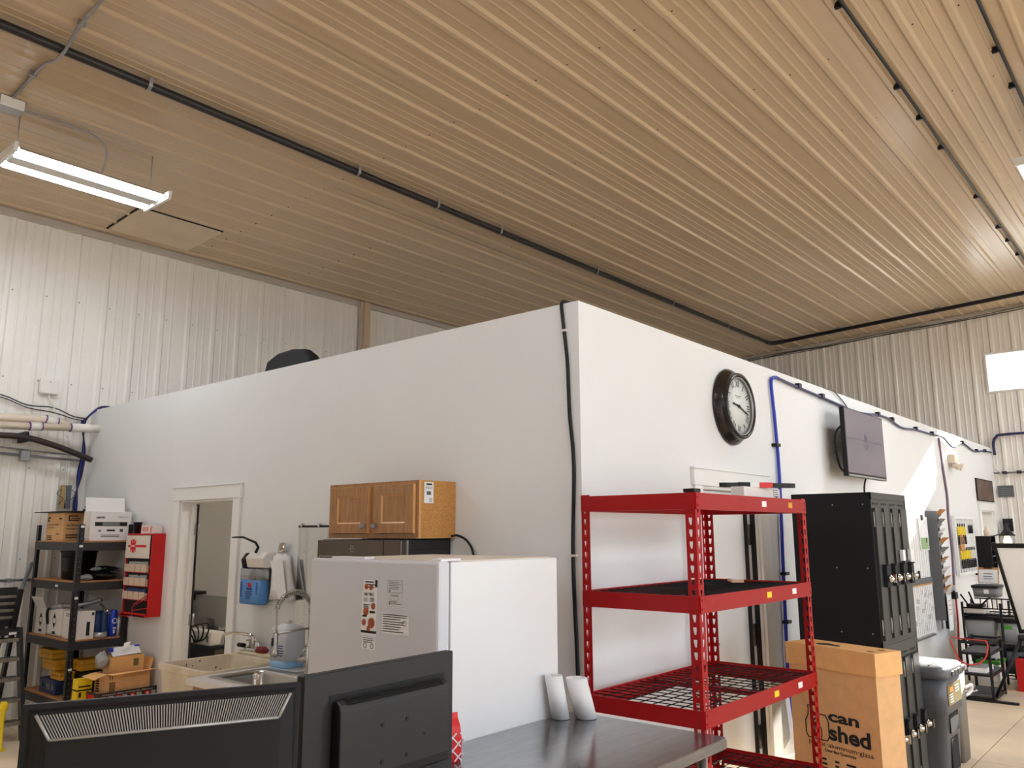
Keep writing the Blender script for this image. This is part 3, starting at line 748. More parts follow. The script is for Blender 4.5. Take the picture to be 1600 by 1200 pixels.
def hand(a, ln, wd, nm):
    up = (math.cos(a), math.sin(a)); pr = (-up[1], up[0]); mb = MB()
    pts = [(-.03, .3), (.0, 1), (ln*.55, .6), (ln*.75, 1.0), (ln, .1)]
    poly = [ff.p(up[0]*d + pr[0]*w_*wd/2, up[1]*d + pr[1]*w_*wd/2, .006) for d, w_ in pts] + [ff.p(up[0]*d - pr[0]*w_*wd/2, up[1]*d - pr[1]*w_*wd/2, .006) for d, w_ in pts[::-1]]
    mb.prism(poly, ff.n*.002).build(nm, M_INK, t)
hand(math.radians(90-278), .11, .016, 'hour_hand')
hand(math.radians(90-109), .165, .015, 'minute_hand')
MB().cyl(ff.p(0,0,0), ff.p(0,0,.012), .011, 12).build('hub', M_INK, t)

ty = CY - .17
t = thing('television', 'flat television on a bracket high on the right office wall', 'television', (7.9, ty, 2.23))
tx0, tx1, tz0, tz1 = 7.44, 8.57, 2.225, 2.85
MB().box(tx0, tx1, ty-.02, ty+.02, tz0, tz1).build('bezel', M_BLACK, t, bevel=.004)
MB().box(tx0+.012, tx1-.012, ty-.0225, ty-.019, tz0+.035, tz1-.012).build('screen', M_SCREEN, t)
MB().box(tx0+.02, tx1-.02, ty-.0235, ty-.0195, tz0+.004, tz0+.018).build('silver_strip', M_SILVER, t)
MB().box(tx0+.1, tx1-.1, ty+.02, ty+.055, tz0+.02, tz1-.18).build('rear_housing', M_BLACKM, t, bevel=.01)
mb = MB().box(7.85, 8.15, ty+.055, ty+.08, 2.4, 2.7).box(7.93, 8.07, ty+.08, CY, 2.5, 2.6)
mb.build('bracket', M_BLACKMETAL, t)
MB().tube(curve([(7.56, ty+.04, 2.7), (7.46, ty+.07, 2.62), (7.45, ty+.08, 2.5), (7.5, ty+.07, 2.32), (7.56, ty+.05, 2.27)], 6), .009, 6).tube(curve([(8.1, ty+.03, 2.25), (8.11, ty+.06, 2.15), (8.11, ty+.06, 1.98)], 5), .008, 6).build('cable', M_BLACK, t)
fs = Face((tx0, ty-.0226, tz0), (1,0,0), (0,0,1))
mk = mat('screen_print', (62, 58, 88), .4)
mb = MB(); fs.ring(mb, .56, .385, .036, .012); fs.disc(mb, .56, .385, .014)
fs.q(mb, .49, .63, .30, .312); fs.q(mb, .52, .60, .275, .283); fs.q(mb, .555, .575, .10, .125); fs.q(mb, .03, 1.10, .348, .356)
mb.build('screen_emblem', mk, t)

# ================================================================== RED RACK
RX0, RX1, RY0, RY1 = 3.49, 4.86, 1.847, 2.50
t = rack = thing('steel_rack', 'red boltless steel rack with black wire decks by the office corner', 'shelving', ((RX0+RX1)/2, (RY0+RY1)/2, 0))
def flange(mb, c, du, z1, wdt=.052, cell=.054, th=.0018):
    """one perforated flange of an angle post: corner line at c, going along du"""
    du = V(du); n = int(z1/cell); hole = [(.40,.16),(.56,.16),(.68,.52),(.68,.76),(.34,.76),(.34,.52)]
    for i in range(n):
        za = i*z1/n; h = z1/n
        P = lambda a, b: V(c) + du*(a*wdt) + V((0,0,za + b*h))
        O = [P(.0,0), P(1,0), P(1,.55), P(1,1), P(0,1), P(0,.55)]
        Hh = [P(*q) for q in hole]
        k = len(mb.v); mb.v += O + Hh
        for j in range(6):
            j2 = (j+1) % 6; mb.f.append([k+j, k+j2, k+6+j2, k+6+j]); mb.mi.append(0); mb.sm.append(False)
ZT = 1.935
for (x, dx) in ((RX0, 1), (RX1, -1)):
    for (y, dy) in ((RY0, 1), (RY1, -1)):
        mb = MB(); flange(mb, (x, y, 0), (dx,0,0), ZT); flange(mb, (x, y, 0), (0,dy,0), ZT)
        p = mb.build('post', M_RED, t, solid=.002)
        if x == RX0 and y == RY0: MB().box(min(x, x+dx*.052)-.004, max(x, x+dx*.052)+.004, min(y, y+dy*.052)-.004, max(y, y+dy*.052)+.004, ZT-.004, ZT+.012).build('post_cap', M_BLACK, p)
SHZ = (1.928, 1.452, .950, .446)
for z in SHZ:
    h = .078
    for y, s in ((RY0, -1), (RY1, 1)):
        mb = MB().box(RX0+.004, RX1-.004, min(y, y+s*.006), max(y, y+s*.006), z-h, z)
        mb.box(RX0+.05, RX1-.05, min(y, y-s*.03), max(y, y-s*.03), z-h, z-h+.003).box(RX0+.05, RX1-.05, min(y-s*.018, y), max(y-s*.018, y), z-.012, z-.009)
        b = mb.build('beam', M_RED, t)
        for x in (RX0+.02, RX1-.02):
            MB().cyl((x, y+s*.006, z-h+.02), (x, y+s*.009, z-h+.02), .006, 8).cyl((x, y+s*.006, z-.02), (x, y+s*.009, z-.02), .006, 8).build('rivet', M_RED, b)
    for x, s in ((RX0, -1), (RX1, 1)):
        mb = MB().box(min(x, x+s*.006), max(x, x+s*.006), RY0+.004, RY1-.004, z-h, z)
        mb.box(min(x, x-s*.03), max(x, x-s*.03), RY0+.05, RY1-.05, z-h, z-h+.003).box(min(x-s*.018, x), max(x-s*.018, x), RY0+.05, RY1-.05, z-.012, z-.009)
        mb.build('beam', M_RED, t)
    mb = MB()
    nx, ny = 19, 9
    for i in range(1, nx):
        x = RX0 + (RX1-RX0)*i/nx; mb.cyl((x, RY0+.008, z-.006), (x, RY1-.008, z-.006), .0028, 6)
    for j in range(1, ny):
        y = RY0 + (RY1-RY0)*j/ny; mb.cyl((RX0+.008, y, z-.0115), (RX1-.008, y, z-.0115), .0028, 6)
    mb.build('wire_deck', M_BLACK, t)
    mb = MB().box(RX0+(RX1-RX0)/2-.02, RX0+(RX1-RX0)/2+.02, RY0+.006, RY1-.006, z-.04, z-.016)
    mb.build('cross_bar', M_RED, t)
for z, xs in ((SHZ[0], ((4.26, M_PAPER), (4.62, M_YELLOW))), (SHZ[1], ((4.26, M_YELLOWB), (4.60, M_PAPER))), (SHZ[2], ((4.28, M_YELLOWB), (4.60, M_PAPER)))):
    for x, m_ in xs: MB().box(x-.028, x+.028, RY0-.0075, RY0-.0055, z-.052, z-.022).build('price_sticker', m_, t)
# things lying on the rack
zt = SHZ[0]
t = thing('carton', 'white carton lying on top of the red rack under the black belt', 'box', (4.55, 2.1, zt))
MB().box(4.335, 4.835, 1.985, 2.065, zt+.002, zt+.068).build('box', M_BOXW, t, bevel=.003)
fc = Face((4.335, 1.985, zt+.002), (1,0,0), (0,0,1))
mb = MB(); fc.lines(mb, .42, .48, .06, 4, .012, .005); fc.q(mb, .43, .46, .008, .02); fc.q(mb, .405, .408, 0, .065); mb.build('print_lines', M_GREYINK, t)
t = thing('drive_belt', 'black belt loop in a red and white sleeve on the white carton', 'belt', (4.55, 1.98, zt+.07))
bd = V((.84, -.54, 0)).normalized(); bn = V((-bd.y, bd.x, 0)); bc = V((4.555, 2.0, 0))
rs = []
for k in range(32):
    a = 2*PI*k/32; ca, sa = math.cos(a), math.sin(a)
    p = bc + bd*(.25*math.copysign(abs(ca)**.75, ca)) + bn*((.018+.022*abs(ca))*sa)
    nn = (bd*ca*.12 + bn*sa).normalized()*.003
    rs.append([p-nn+V((0,0,zt+.069)), p+nn+V((0,0,zt+.069)), p+nn+V((0,0,zt+.094)), p-nn+V((0,0,zt+.094))])
MB().rings(rs, closed=True, smooth=False).build('belt', M_BLACK, t)
for a, wd, m_ in ((-.105, .07, M_BLACKM), (-.04, .06, M_PAPER), (.035, .09, M_REDINK)):
    MB().obox(bc + bd*a + V((0,0,zt+.0825)), (wd, .064, .029), rotz(math.atan2(bd.y, bd.x))).build('sleeve', m_, t)
t = thing('cardboard_sheet', 'flat grey cardboard sheet at the back of the red rack top', 'cardboard', (4.2, 2.35, zt))
MB().obox((4.20, 2.2, zt+.006), (.42, .2, .010), rotz(.02)).build('sheet', mat('greyish_board', (150, 132, 118), .7), t)
t = thing('paper_packet', 'small tan packet lying on the second deck of the red rack', 'packet', (4.6, 2.28, SHZ[1]))
MB().obox((4.62, 2.20, SHZ[1]+.008), (.17, .07, .016), rotz(.6)).build('packet', mat('tan_packet', (214, 178, 150), .5), t, bevel=.003)
MB().obox((4.62, 2.20, SHZ[1]+.0168), (.10, .05, .001), rotz(.6)).build('label', M_PAPER, t)

# ================================================================== LOCKERS
LX0, LY0, LY1, LZ, LS = 5.70, 1.725, 2.26, 2.0, 1.005
LW = .80
t = thing('locker_bank', 'tall charcoal steel locker bank with four double tier columns', 'locker', (LX0+LW/2, (LY0+LY1)/2, 0))
for (z0, z1) in ((.0, LS-.002), (LS, LZ)):
    mb = MB().box(LX0+.003, LX0+LW, LY0+.02, LY1, z0, z1)
    mb.box(LX0, LX0+LW, LY0-.002, LY0+.02, z1-.045, z1).box(LX0, LX0+LW, LY0-.002, LY0+.02, z0, z0+.035)
    mb.box(LX0, LX0+.014, LY0-.002, LY0+.02, z0, z1).box(LX0+LW-.014, LX0+LW, LY0-.002, LY0+.02, z0, z1)
    mb.build('locker_body', M_LOCKER, t)
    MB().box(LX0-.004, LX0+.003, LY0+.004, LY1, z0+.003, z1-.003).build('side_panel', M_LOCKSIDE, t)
    mb = MB()
    for y in (LY0+.05, LY0+.25, LY1-.08):
        for z in (z0+.08, (z0+z1)/2, z1-.08):
            mb.cyl((LX0-.006, y, z), (LX0-.003, y, z), .005, 8)
    mb.build('rivets', M_SILVER, t)
    cw = (LW-.028)/4
    for k in range(4):
        xa = LX0+.014+cw*k+.003; xb = LX0+.014+cw*(k+1)-.003
        mb = MB().box(xa, xb, LY0-.004, LY0+.016, z0+.04, z1-.105)
        ya_, yb_ = LY0-.020, LY0-.008      # each door stands slightly ajar on its right-hand hinge
        mb.prism([(xa, LY0-.003, z0+.04), (xa, ya_, z0+.04), (xb, yb_, z0+.04), (xb, LY0-.003, z0+.04)], (0,0,z1-.105-z0-.04))
        d = mb.build('door', M_LOCKER, t)
        zc_ = (z0+z1)/2 - .05; xh = (xa+xb)/2 + .02
        MB().box(xh-.032, xh+.032, LY0-.04, LY0-.018, zc_-.075, zc_+.07).box(xh-.034, xh+.034, LY0-.048, LY0-.018, zc_+.062, zc_+.072).build('latch_plate', M_BLACKM, d, bevel=.002)
        mb = MB().lathe([(0,0),(.026,.0),(.026,.014),(.020,.02),(.017,.034),(0,.036)], (xh, LY0-.040, zc_-.02), (0,-1,0), 18, caps=False)
        mb.box(xh-.006, xh+.006, LY0-.086, LY0-.069, zc_-.045, zc_+.01).build('dial_lock', M_CHROME, d)
        if z0 > .5 and k > 1:
            MB().box(xh-.02, xh+.04, LY0-.04, LY0-.018, zc_+.085, zc_+.16).build('name_tag', M_PAPER, d)
        for zz in (z0+.12, z1-.18):
            MB().cyl((xa-.003, LY0-.01, zz-.05), (xa-.003, LY0-.01, zz+.05), .005, 8).build('hinge', M_SILVER, d)
    mb = MB()
    for k in range(4):
        for q in range(3): mb.cyl((LX0+.05+cw*k+.045*q, LY0-.001, z1-.075), (LX0+.05+cw*k+.045*q, LY0+.012, z1-.075), .007, 8)
    MB().box(LX0+.014, LX0+LW-.014, LY0+.002, LY0+.018, z1-.104, z1-.046).build('vent_rail', M_LOCKER, t)
    mb.build('vent_holes', M_DARKGAP, t)

# ================================================================== CAN SHED CARTON
cz0 = 1.75 - .75*.93
t = thing('recycling_carton', 'tall cardboard can collection box in front of the lockers', 'box', (5.03, 1.57, 0), -.341)
W, D, hl = .65, .235, .13     # local: wide face along +y at x=0 (facing -x), narrow face along +x at y=0 (facing -y)
MB().box(.012, D-.006, .012, W-.012, 0, cz0-.02).build('body', M_CARD, t, local=True)
lid = MB().box(0, D+.006, 0, W, cz0-hl, cz0).build('lid', M_CARDL, t, local=True)
mb = MB()
hp = []
for k in range(20):
    a = 2*PI*k/20; rr = 1 + .18*math.sin(3*a+.5) + .1*math.sin(5*a)
    hp.append((.10 + .035*rr*math.cos(a), .40 + .085*rr*math.sin(a), cz0+.0005))
mb.prism(hp, (0,0,.0008)).build('opening', M_DARKGAP, lid, local=True)
mb = MB().box(.05, .07, .05, .09, cz0, cz0+.0012).box(.15, .17, .05, .09, cz0, cz0+.0012); mb.build('tab_slot', M_DARKGAP, lid, local=True)
inv_keep = INV[t.name]
Mw = inv_keep.inverted()
def lf_face(o, u, v):
    return Face(Mw @ V(o), Mw.to_3x3() @ V(u), Mw.to_3x3() @ V(v))
fc = lf_face((.0115, W-.012, 0), (0,-1,0), (0,0,1))       # wide face, seen from -x; a runs left to right
fc.text('can', .275, .625, .062, t, M_INK, .215, 'lettering', .0022, bold=.03)
fc.text('shed', .275, .520, .085, t, M_INK, .285, 'lettering', .0022, bold=.03)
fc.text('plastic·aluminum·glass', .12, .472, .026, t, M_INK, .45, 'lettering', .0022)
fc.text('Clear Bag Quantities', .235, .445, .017, t, M_INK, .22, 'lettering', .0022, bold=.02)
mb = MB()
for i in range(6):
    z = .405 - i*.026
    for a, wd in ((.20, .05), (.305, .03), (.385, .065), (.49, .03)): fc.q(mb, a, a + wd*(.8+.2*random.random()), z-.011, z, .0022)
mb.build('price_rows', M_INK, t)
fc.text('GLASS IN BAGS', .20, .215, .03, t, M_INK, .33, 'lettering', .0022, bold=.03)
mb = MB()
b1 = [(.12,.505),(.105,.53),(.105,.60),(.125,.63),(.13,.665),(.127,.69),(.153,.69),(.15,.665),(.155,.63),(.172,.608)]
fc.line(mb, b1 + [(.172,.612),(.20,.64),(.205,.65),(.255,.65),(.262,.637),(.275,.615),(.275,.53),(.26,.505)], .006, .0022)
fc.line(mb, [(.12,.505),(.26,.505)], .006, .0022)
fc.line(mb, [(.178,.505),(.172,.53),(.172,.565),(.182,.58),(.182,.60),(.21,.60),(.21,.58),(.222,.565),(.222,.53),(.216,.505)], .005, .0022)
mb.build('bottle_emblem', M_INK, t)

# ================================================================== BINS
BX, BY = 6.62, 1.60
t = thing('waste_bin', 'grey slim waste bin with ridged lid beside the lockers', 'bin', (BX+.3, BY+.19, 0))
mb = MB(); rs = []
for z, s in ((0,.76),(.05,.78),(.44,.90),(.445,.985),(.70,1.0)):
    rs.append(rrect(BX+.29, BY+.19, .56*s, .36*s, .07*s, z))
mb.rings(rs, smooth=True).build('bin_body', M_GREYBIN, t)
mb = MB(); rs = []
for z, s in ((.695,1.04),(.73,1.05),(.75,1.02),(.768,.90),(.77,.5)): rs.append(rrect(BX+.29, BY+.19, .58*s, .38*s, .07*s, z))
lid = mb.rings(rs).build('lid', M_GREYBIN, t)
mb = MB()
for y in (BY+.12, BY+.2, BY+.27): mb.box(BX+.1, BX+.48, y-.006, y+.006, .766, .776)
mb.build('lid_ridges', M_GREYBIN, lid)
mb = MB()
for k in range(3): mb.box(BX+.17+.09*k, BX+.23+.09*k, BY-.02, BY+.03, .70, .735)
mb.build('lid_catch', M_GREYBIN, lid, bevel=.004)
MB().box(BX+.10, BX+.48, BY+.005, BY+.02, .50, .64).build('label_plate', M_OLIVE, t)
mb = MB().box(BX+.14, BX+.23, BY+.002, BY+.006, .59, .625); mb.build('orange_mark', M_ORANGE, t)
mb = MB()
fcb = Face((BX+.10, BY+.004, .50), (1,0,0), (0,0,1)); fcb.lines(mb, .04, .14, .075, 4, .017, .006); fcb.lines(mb, .2, .34, .12, 3, .02, .008)
mb.build('label_print', M_PAPER, t)
MB().box(BX+.17, BX+.41, BY+.024, BY+.05, .30, .43).box(BX+.19, BX+.39, BY+.035, BY+.06, .04, .26).build('grip_recess', M_DARKGAP, t)
t = thing('waste_bin', 'taupe slim waste bin standing just right of the grey bin', 'bin', (7.36, 1.84, 0))
mb = MB().rings([rrect(7.36, 1.84, .23, .36, .03, 0), rrect(7.36, 1.84, .25, .38, .04, .66)]); mb.build('bin_body', M_TAUPE, t)
MB().rings([rrect(7.36, 1.84, .26, .39, .04, .66), rrect(7.36, 1.84, .27, .40, .04, .69), rrect(7.36, 1.84, .25, .38, .04, .70)]).build('lid', M_BLACK, t)
mb = MB().tube(curve([(7.44, 1.66, .52), (7.5, 1.62, .54), (7.52, 1.63, .49), (7.46, 1.66, .46)], 5), .012, 8); mb.build('hook', M_PAPER, t)

# ================================================================== FRIDGE
FX0, FX1, FY0, FY1, FZ = 2.36, 3.15, 2.405, 3.255, 1.627
t = thing('refrigerator', 'white refrigerator with paper magnets on its door', 'refrigerator', ((FX0+FX1)/2, (FY0+FY1)/2, 0))
MB().box(FX0+.075, FX1, FY0, FY1, .03, FZ).build('body', M_FRIDGE, t, bevel=.006)
MB().box(FX0+.1, FX1-.02, FY0+.02, FY1-.02, FZ, FZ+.004).build('top_panel', M_FRIDGETOP, t)
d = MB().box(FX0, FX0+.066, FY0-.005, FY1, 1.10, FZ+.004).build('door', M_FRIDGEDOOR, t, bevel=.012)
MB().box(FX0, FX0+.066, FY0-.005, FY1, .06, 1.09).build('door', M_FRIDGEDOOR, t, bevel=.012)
MB().box(FX0+.066, FX0+.075, FY0+.01, FY1-.01, .05, FZ-.01).build('door_seal', M_GREYINK, t)
MB().box(FX0+.02, FX0+.14, FY0+.005, FY0+.06, FZ+.003, FZ+.014).cyl((FX0+.035, FY0+.03, FZ-.02), (FX0+.035, FY0+.03, FZ+.018), .012, 10).build('hinge_cover', M_FRIDGE, t, bevel=.003)
MB().box(FX0+.03, FX0+.09, FY1-.35, FY1-.12, FZ+.003, FZ+.013).build('hinge_cover', M_FRIDGE, t, bevel=.003)
MB().box(FX0+.05, FX1-.02, FY0+.03, FY1-.03, 0, .05).build('base', M_BLACKM, t)
ff = Face((FX0-.0005, 2.875, 1.311), (0,-1,0), (0,0,1))    # print on the door face
t = thing('menu_flyer', 'long paper family meals menu stuck on the refrigerator door', 'flyer', (FX0, 2.82, 1.43))
mb = MB(); ff.q(mb, 0, .10, 0, .185, .0012); ff.q(mb, .008, .10, .185, .235, .0012); mb.build('sheet', M_PAPER, t)
ff.text('FAMILY MEALS', .015, .168, .013, t, M_INK, .065, 'lettering', .002, bold=.02)
mb = MB(); ff.lines(mb, .012, .05, .158, 3, .006, .003, m=0); ff.lines(mb, .055, .09, .158, 3, .006, .003); ff.lines(mb, .012, .06, .132, 3, .007, .004)
ff.q(mb, .055, .09, .095, .105, .002); ff.q(mb, .008, .035, .078, .086, .002); ff.q(mb, 0, .10, .012, .022, .002); ff.lines(mb, .02, .09, .228, 3, .011, .005)
ff.q(mb, .088, .10, .205, .235, .002); mb.build('print', M_INK, t)
mb = MB()
for a, b, r in ((.078, .125, .014), (.03, .10, .018), (.018, .055, .014), (.068, .055, .022), (.05, .03, .012), (.03, .205, .012), (.06, .203, .012)): ff.disc(mb, a, b, r, .002)
mb.build('food_pictures', M_FOOD, t)
t = thing('small_flyer', 'lower tail of the menu, small paper slip below it', 'flyer', (FX0, 2.82, 1.29))
mb = MB(); ff.q(mb, .006, .098, -.055, -.004, .0012); mb.build('sheet', M_PAPER, t)
mb = MB(); ff.lines(mb, .015, .09, -.008, 3, .008, .003); ff.ring(mb, .03, -.04, .012, .003, .002); ff.ring(mb, .075, -.04, .012, .003, .002); mb.build('print', M_GREYINK, t)
t = thing('rating_label', 'pale grey instruction label upper right on the refrigerator door', 'label', (FX0, 2.66, 1.5))
mb = MB(); ff.q(mb, .168, .262, .12, .24, .001); mb.build('sheet', mat('grey_label', (206, 205, 208), .5), t)
mb = MB(); ff.line(mb, [(.17,.188),(.17,.238),(.26,.238),(.26,.188),(.17,.188)], .0015, .0016); ff.lines(mb, .178, .252, .232, 5, .007, .0028); ff.disc(mb, .182, .194, .005, .0016); ff.q(mb, .195, .235, .172, .176, .0016)
ff.line(mb, [(.19,.155),(.19,.18),(.235,.18),(.235,.155),(.19,.155)], .001, .0016); ff.q(mb, .178, .228, .147, .151, .0016); ff.q(mb, .178, .186, .137, .147, .0016); ff.q(mb, .19, .255, .14, .143, .0016); mb.build('print', M_GREYINK, t)
t = thing('notice_label', 'white printed notice lower right on the refrigerator door', 'label', (FX0, 2.66, 1.37))
mb = MB(); ff.q(mb, .138, .302, .018, .10, .0012); mb.build('sheet', M_PAPER, t)
mb = MB(); ff.lines(mb, .142, .30, .098, 2, .008, .004, .1); ff.lines(mb, .142, .28, .080, 6, .010, .0035, .25); ff.ring(mb, .278, .066, .012, .0015, .002, 16); mb.build('print', M_GREYINK, t)

# ================================================================== STEEL TABLE AND WHAT STANDS ON IT
TX0, TX1, TY0, TY1, TZ = .55, 3.25, 1.615, 2.395, .92
t = thing('steel_table', 'grey stainless steel work table in the foreground against the refrigerator', 'table', ((TX0+TX1)/2, (TY0+TY1)/2, 0))
mb = MB(); r = .035
mb.rings([rrect((TX0+TX1)/2, (TY0+TY1)/2, TX1-TX0, TY1-TY0, .02, TZ-.04), rrect((TX0+TX1)/2, (TY0+TY1)/2, TX1-TX0, TY1-TY0, .02, TZ-.004), rrect((TX0+TX1)/2, (TY0+TY1)/2, TX1-TX0-.008, TY1-TY0-.008, .018, TZ)], smooth=False)
mb.build('tabletop', M_TABLE, t)
for x in (TX0+.08, (TX0+TX1)/2, TX1-.08):
    for y in (TY0+.08, TY1-.08):
        MB().cyl((x, y, .0), (x, y, TZ-.04), .021, 14).build('leg', M_BRUSHED, t)
MB().box(TX0+.06, TX1-.06, TY0+.06, TY1-.06, .24, .265).build('lower_shelf', M_GALV, t)

def monitor_base(t, cx, cy, ang):
    ax = V((math.cos(ang), math.sin(ang), 0))
    mb = MB(); mb.rings([rrect(0,0,.26,.2,.05,TZ+.001), rrect(0,0,.25,.19,.05,TZ+.012)], smooth=False)
    mb.v = [rotz(ang) @ p + V((cx, cy, 0)) for p in mb.v]; mb.build('stand_foot', M_BLACK, t)
    MB().obox((cx, cy, TZ+.13), (.07, .035, .24), rotz(ang)).build('stand_neck', M_BLACK, t, bevel=.006)
def place(mb, R, o): mb.v = [R @ p + V(o) for p in mb.v]; return mb
# local frame of a monitor: x along width, -y is the back that we see, z up, origin at lower middle of the panel
a1 = math.atan2(1.865-2.114, 1.335-.761); o1 = ((.761+1.335)/2, (2.114+1.865)/2, TZ+.062); w1 = .626; h1 = .383; RA = rotz(a1)
t = thing('monitor', 'left of two black monitors seen from behind, with wide slatted vent', 'monitor', (o1[0], o1[1], TZ), 0)
b = place(MB().box(-w1/2, w1/2, 0, .018, 0, h1), RA, o1).build('panel', M_BLACK, t, bevel=.003)
mb = MB()
F0 = [(-w1/2+.012, 0, .0), (w1/2-.012, 0, .0), (w1/2-.012, 0, h1-.012), (-w1/2+.012, 0, h1-.012)]
F1 = [(-w1/2+.045, -.032, .03), (w1/2-.045, -.032, .03), (w1/2-.03, -.006, h1-.022), (-w1/2+.03, -.006, h1-.022)]
F1 = [(-w1/2+.055, -.034, .03), (w1/2-.055, -.034, .03), (w1/2-.055, -.034, h1-.075), (-w1/2+.055, -.034, h1-.075)]
mb.rings([F0, [(-w1/2+.03, -.012, .015), (w1/2-.03, -.012, .015), (w1/2-.02, -.010, h1-.018), (-w1/2+.02, -.010, h1-.018)], F1], smooth=False)
place(mb, RA, o1).build('back_shell', M_BLACK, t)
# vent: sloped trapezoid from the top of the shell down to the raised back
def vp(a, b):     # a 0..1 across, b 0..1 from top to bottom
    xt = -w1/2+.028 + a*(w1-.056); xb = -w1/2+.060 + a*(w1-.12)
    return V((xt + (xb-xt)*b, -.0125 - .023*b, h1-.022 - .052*b))
n = 92
mb = MB()
for k in range(n):
    a = (k+.5)/n; da = .0015/w1
    p = [vp(a-da,.03), vp(a+da,.03), vp(a+da,.95), vp(a-da,.95)]
    mb.add(p + [q + V((0,-.0035,.001)) for q in p], [(0,1,2,3),(4,7,6,5),(0,4,5,1),(1,5,6,2),(2,6,7,3),(3,7,4,0)])
stuff(place(mb, RA, o1).build('vent_slats', M_SILVER, t))
mb = MB()
for (p, q) in ((vp(0,0), vp(0,1)), (vp(0,1), vp(1,1)), (vp(1,1), vp(1,0))):
    mb.tube([p+V((0,-.002,0)), q+V((0,-.002,0))], .0038, 6)
place(mb, RA, o1).build('vent_frame', M_SILVER, t)
mb = MB()
for x, z in ((-.1, .2), (.1, .2), (-.1, .1), (.1, .1)): mb.cyl((x,-.034,z), (x,-.036,z), .006, 8)
place(mb, RA, o1).build('screw', M_GREYP, t)
monitor_base(t, o1[0], o1[1]+.02, a1)

a2 = math.atan2(.035, .607); o2 = ((1.388+1.995)/2, (1.935+1.97)/2, TZ+.066); w2 = .608; h2 = .379; RB = rotz(a2)
t = thing('monitor', 'right of two black monitors seen from behind, with raised back hump', 'monitor', (o2[0], o2[1], TZ), 0)
place(MB().box(-w2/2, w2/2, -.012, .022, 0, h2), RB, o2).build('panel', mat('charcoal_plastic', (21, 19, 19), .5), t, bevel=.004)
xh0, xh1, zh0, zh1 = -.205, .25, .06, .303
mb = MB().box(xh0-.01, xh1+.012, -.0135, -.012, zh1-.02, zh1+.014)
place(mb, RB, o2).build('recess', M_BLACKM, t)
prof_ = [(-.012, zh1-.004), (-.030, zh1), (-.043, zh1-.012), (-.049, zh1-.03), (-.05, zh1-.06), (-.05, .09), (-.046, zh0), (-.012, zh0)]
mb = MB().prism([(xh0, y, z) for y, z in prof_], (xh1-xh0, 0, 0))
place(mb, RB, o2).build('back_hump', mat('charcoal_plastic', (21, 19, 19), .5), t, bevel=.006)
mb = MB()
for r_ in range(3):
    for k in range(88):
        x = xh0+.03 + k*(xh1-xh0-.06)/87; s = r_/2.0
        c = V((x, -.032 - .0135*s, zh1+.0008 - .0125*s)); 
        mb.obox(c, (.0024, .005, .003), Matrix.Rotation(.75, 3, 'X'))
stuff(place(mb, RB, o2).build('vent_holes', M_BLACKM, t))
mb = MB()
for x, z in ((-.045, .215), (.055, .215), (-.045, .115), (.055, .115), (.13, .16)): mb.cyl((x,-.05,z), (x,-.0525,z), .006 if x < .1 else .003, 10)
place(mb, RB, o2).build('screw', M_BLACKM, t)
mb = MB().box(-.10, .16, -.03, -.013, .018, .06); place(mb, RB, o2).build('port_bay', M_BLACKM, t)
mb = MB().box(.02, .045, -.032, -.03, .025, .055).box(-.03, -.018, -.032, -.03, .03, .05); place(mb, RB, o2).build('port', M_SILVER, t)
mb = MB().box(.075, .21, -.044, -.012, -.0, .062); place(mb, RB, o2).build('stand_hinge', M_BLACK, t, bevel=.008)
monitor_base(t, o2[0], o2[1]+.02, a2)

# red lattice pack
t = thing('red_pack', 'red packet with white lattice print behind the right monitor', 'packet', (2.30, 2.22, TZ))
px, py = 2.225, 2.262
mb = MB(); RP = rotz(-.35)
rs = [[(x*s, y*s2, z) for x, y in ((-.085,-.03),(.085,-.03),(.09,0),(.085,.03),(-.085,.03),(-.09,0))] for z, s, s2 in ((.001,.97,.9),(.02,1,1),(.09,1,1.05),(.125,.97,.8),(.15,.93,.25),(.168,.92,.12))]
mb.rings(rs, smooth=False); place(mb, RP, (px, py, TZ)).build('pack', M_REDINK, t)
mb = MB(); fl_ = Face(V((px,py,TZ)) + RP @ V((-.085,-.0325,.0)), RP @ V((1,0,0)), (0,0,1))
for k in range(-3, 6):
    a = k*.045
    def clip(x0, z0, x1, z1):
        pts = []
        n_ = 24
        for i in range(n_+1):
            x = x0+(x1-x0)*i/n_; z = z0+(z1-z0)*i/n_
            if 0 <= x <= .17 and .003 <= z <= .105: pts.append((x, z))
        if len(pts) > 1: fl_.line(mb, [pts[0], pts[-1]], .0045, .0022)
    clip(a, 0, a+.13, .13); clip(a+.13, 0, a, .13)
fl_.q(mb, .07, .10, .045, .075, .0028)
mb.build('lattice_print', M_PAPER, t)
mb = MB(); fl_.line(mb, [(.075,.05),(.09,.055),(.08,.062),(.095,.07)], .004, .0036); mb.build('emblem', M_REDP, t)
fs_ = Face(V((px,py,TZ)) + RP @ V((.0915,-.03,0)), RP @ V((.0,1,0)), (0,0,1)); mb = MB()
fs_.line(mb, [(0,.02),(.03,.05),(.06,.08)], .004, .002); fs_.line(mb, [(.06,.02),(.0,.08)], .004, .002); mb.build('lattice_print', M_PAPER, t)

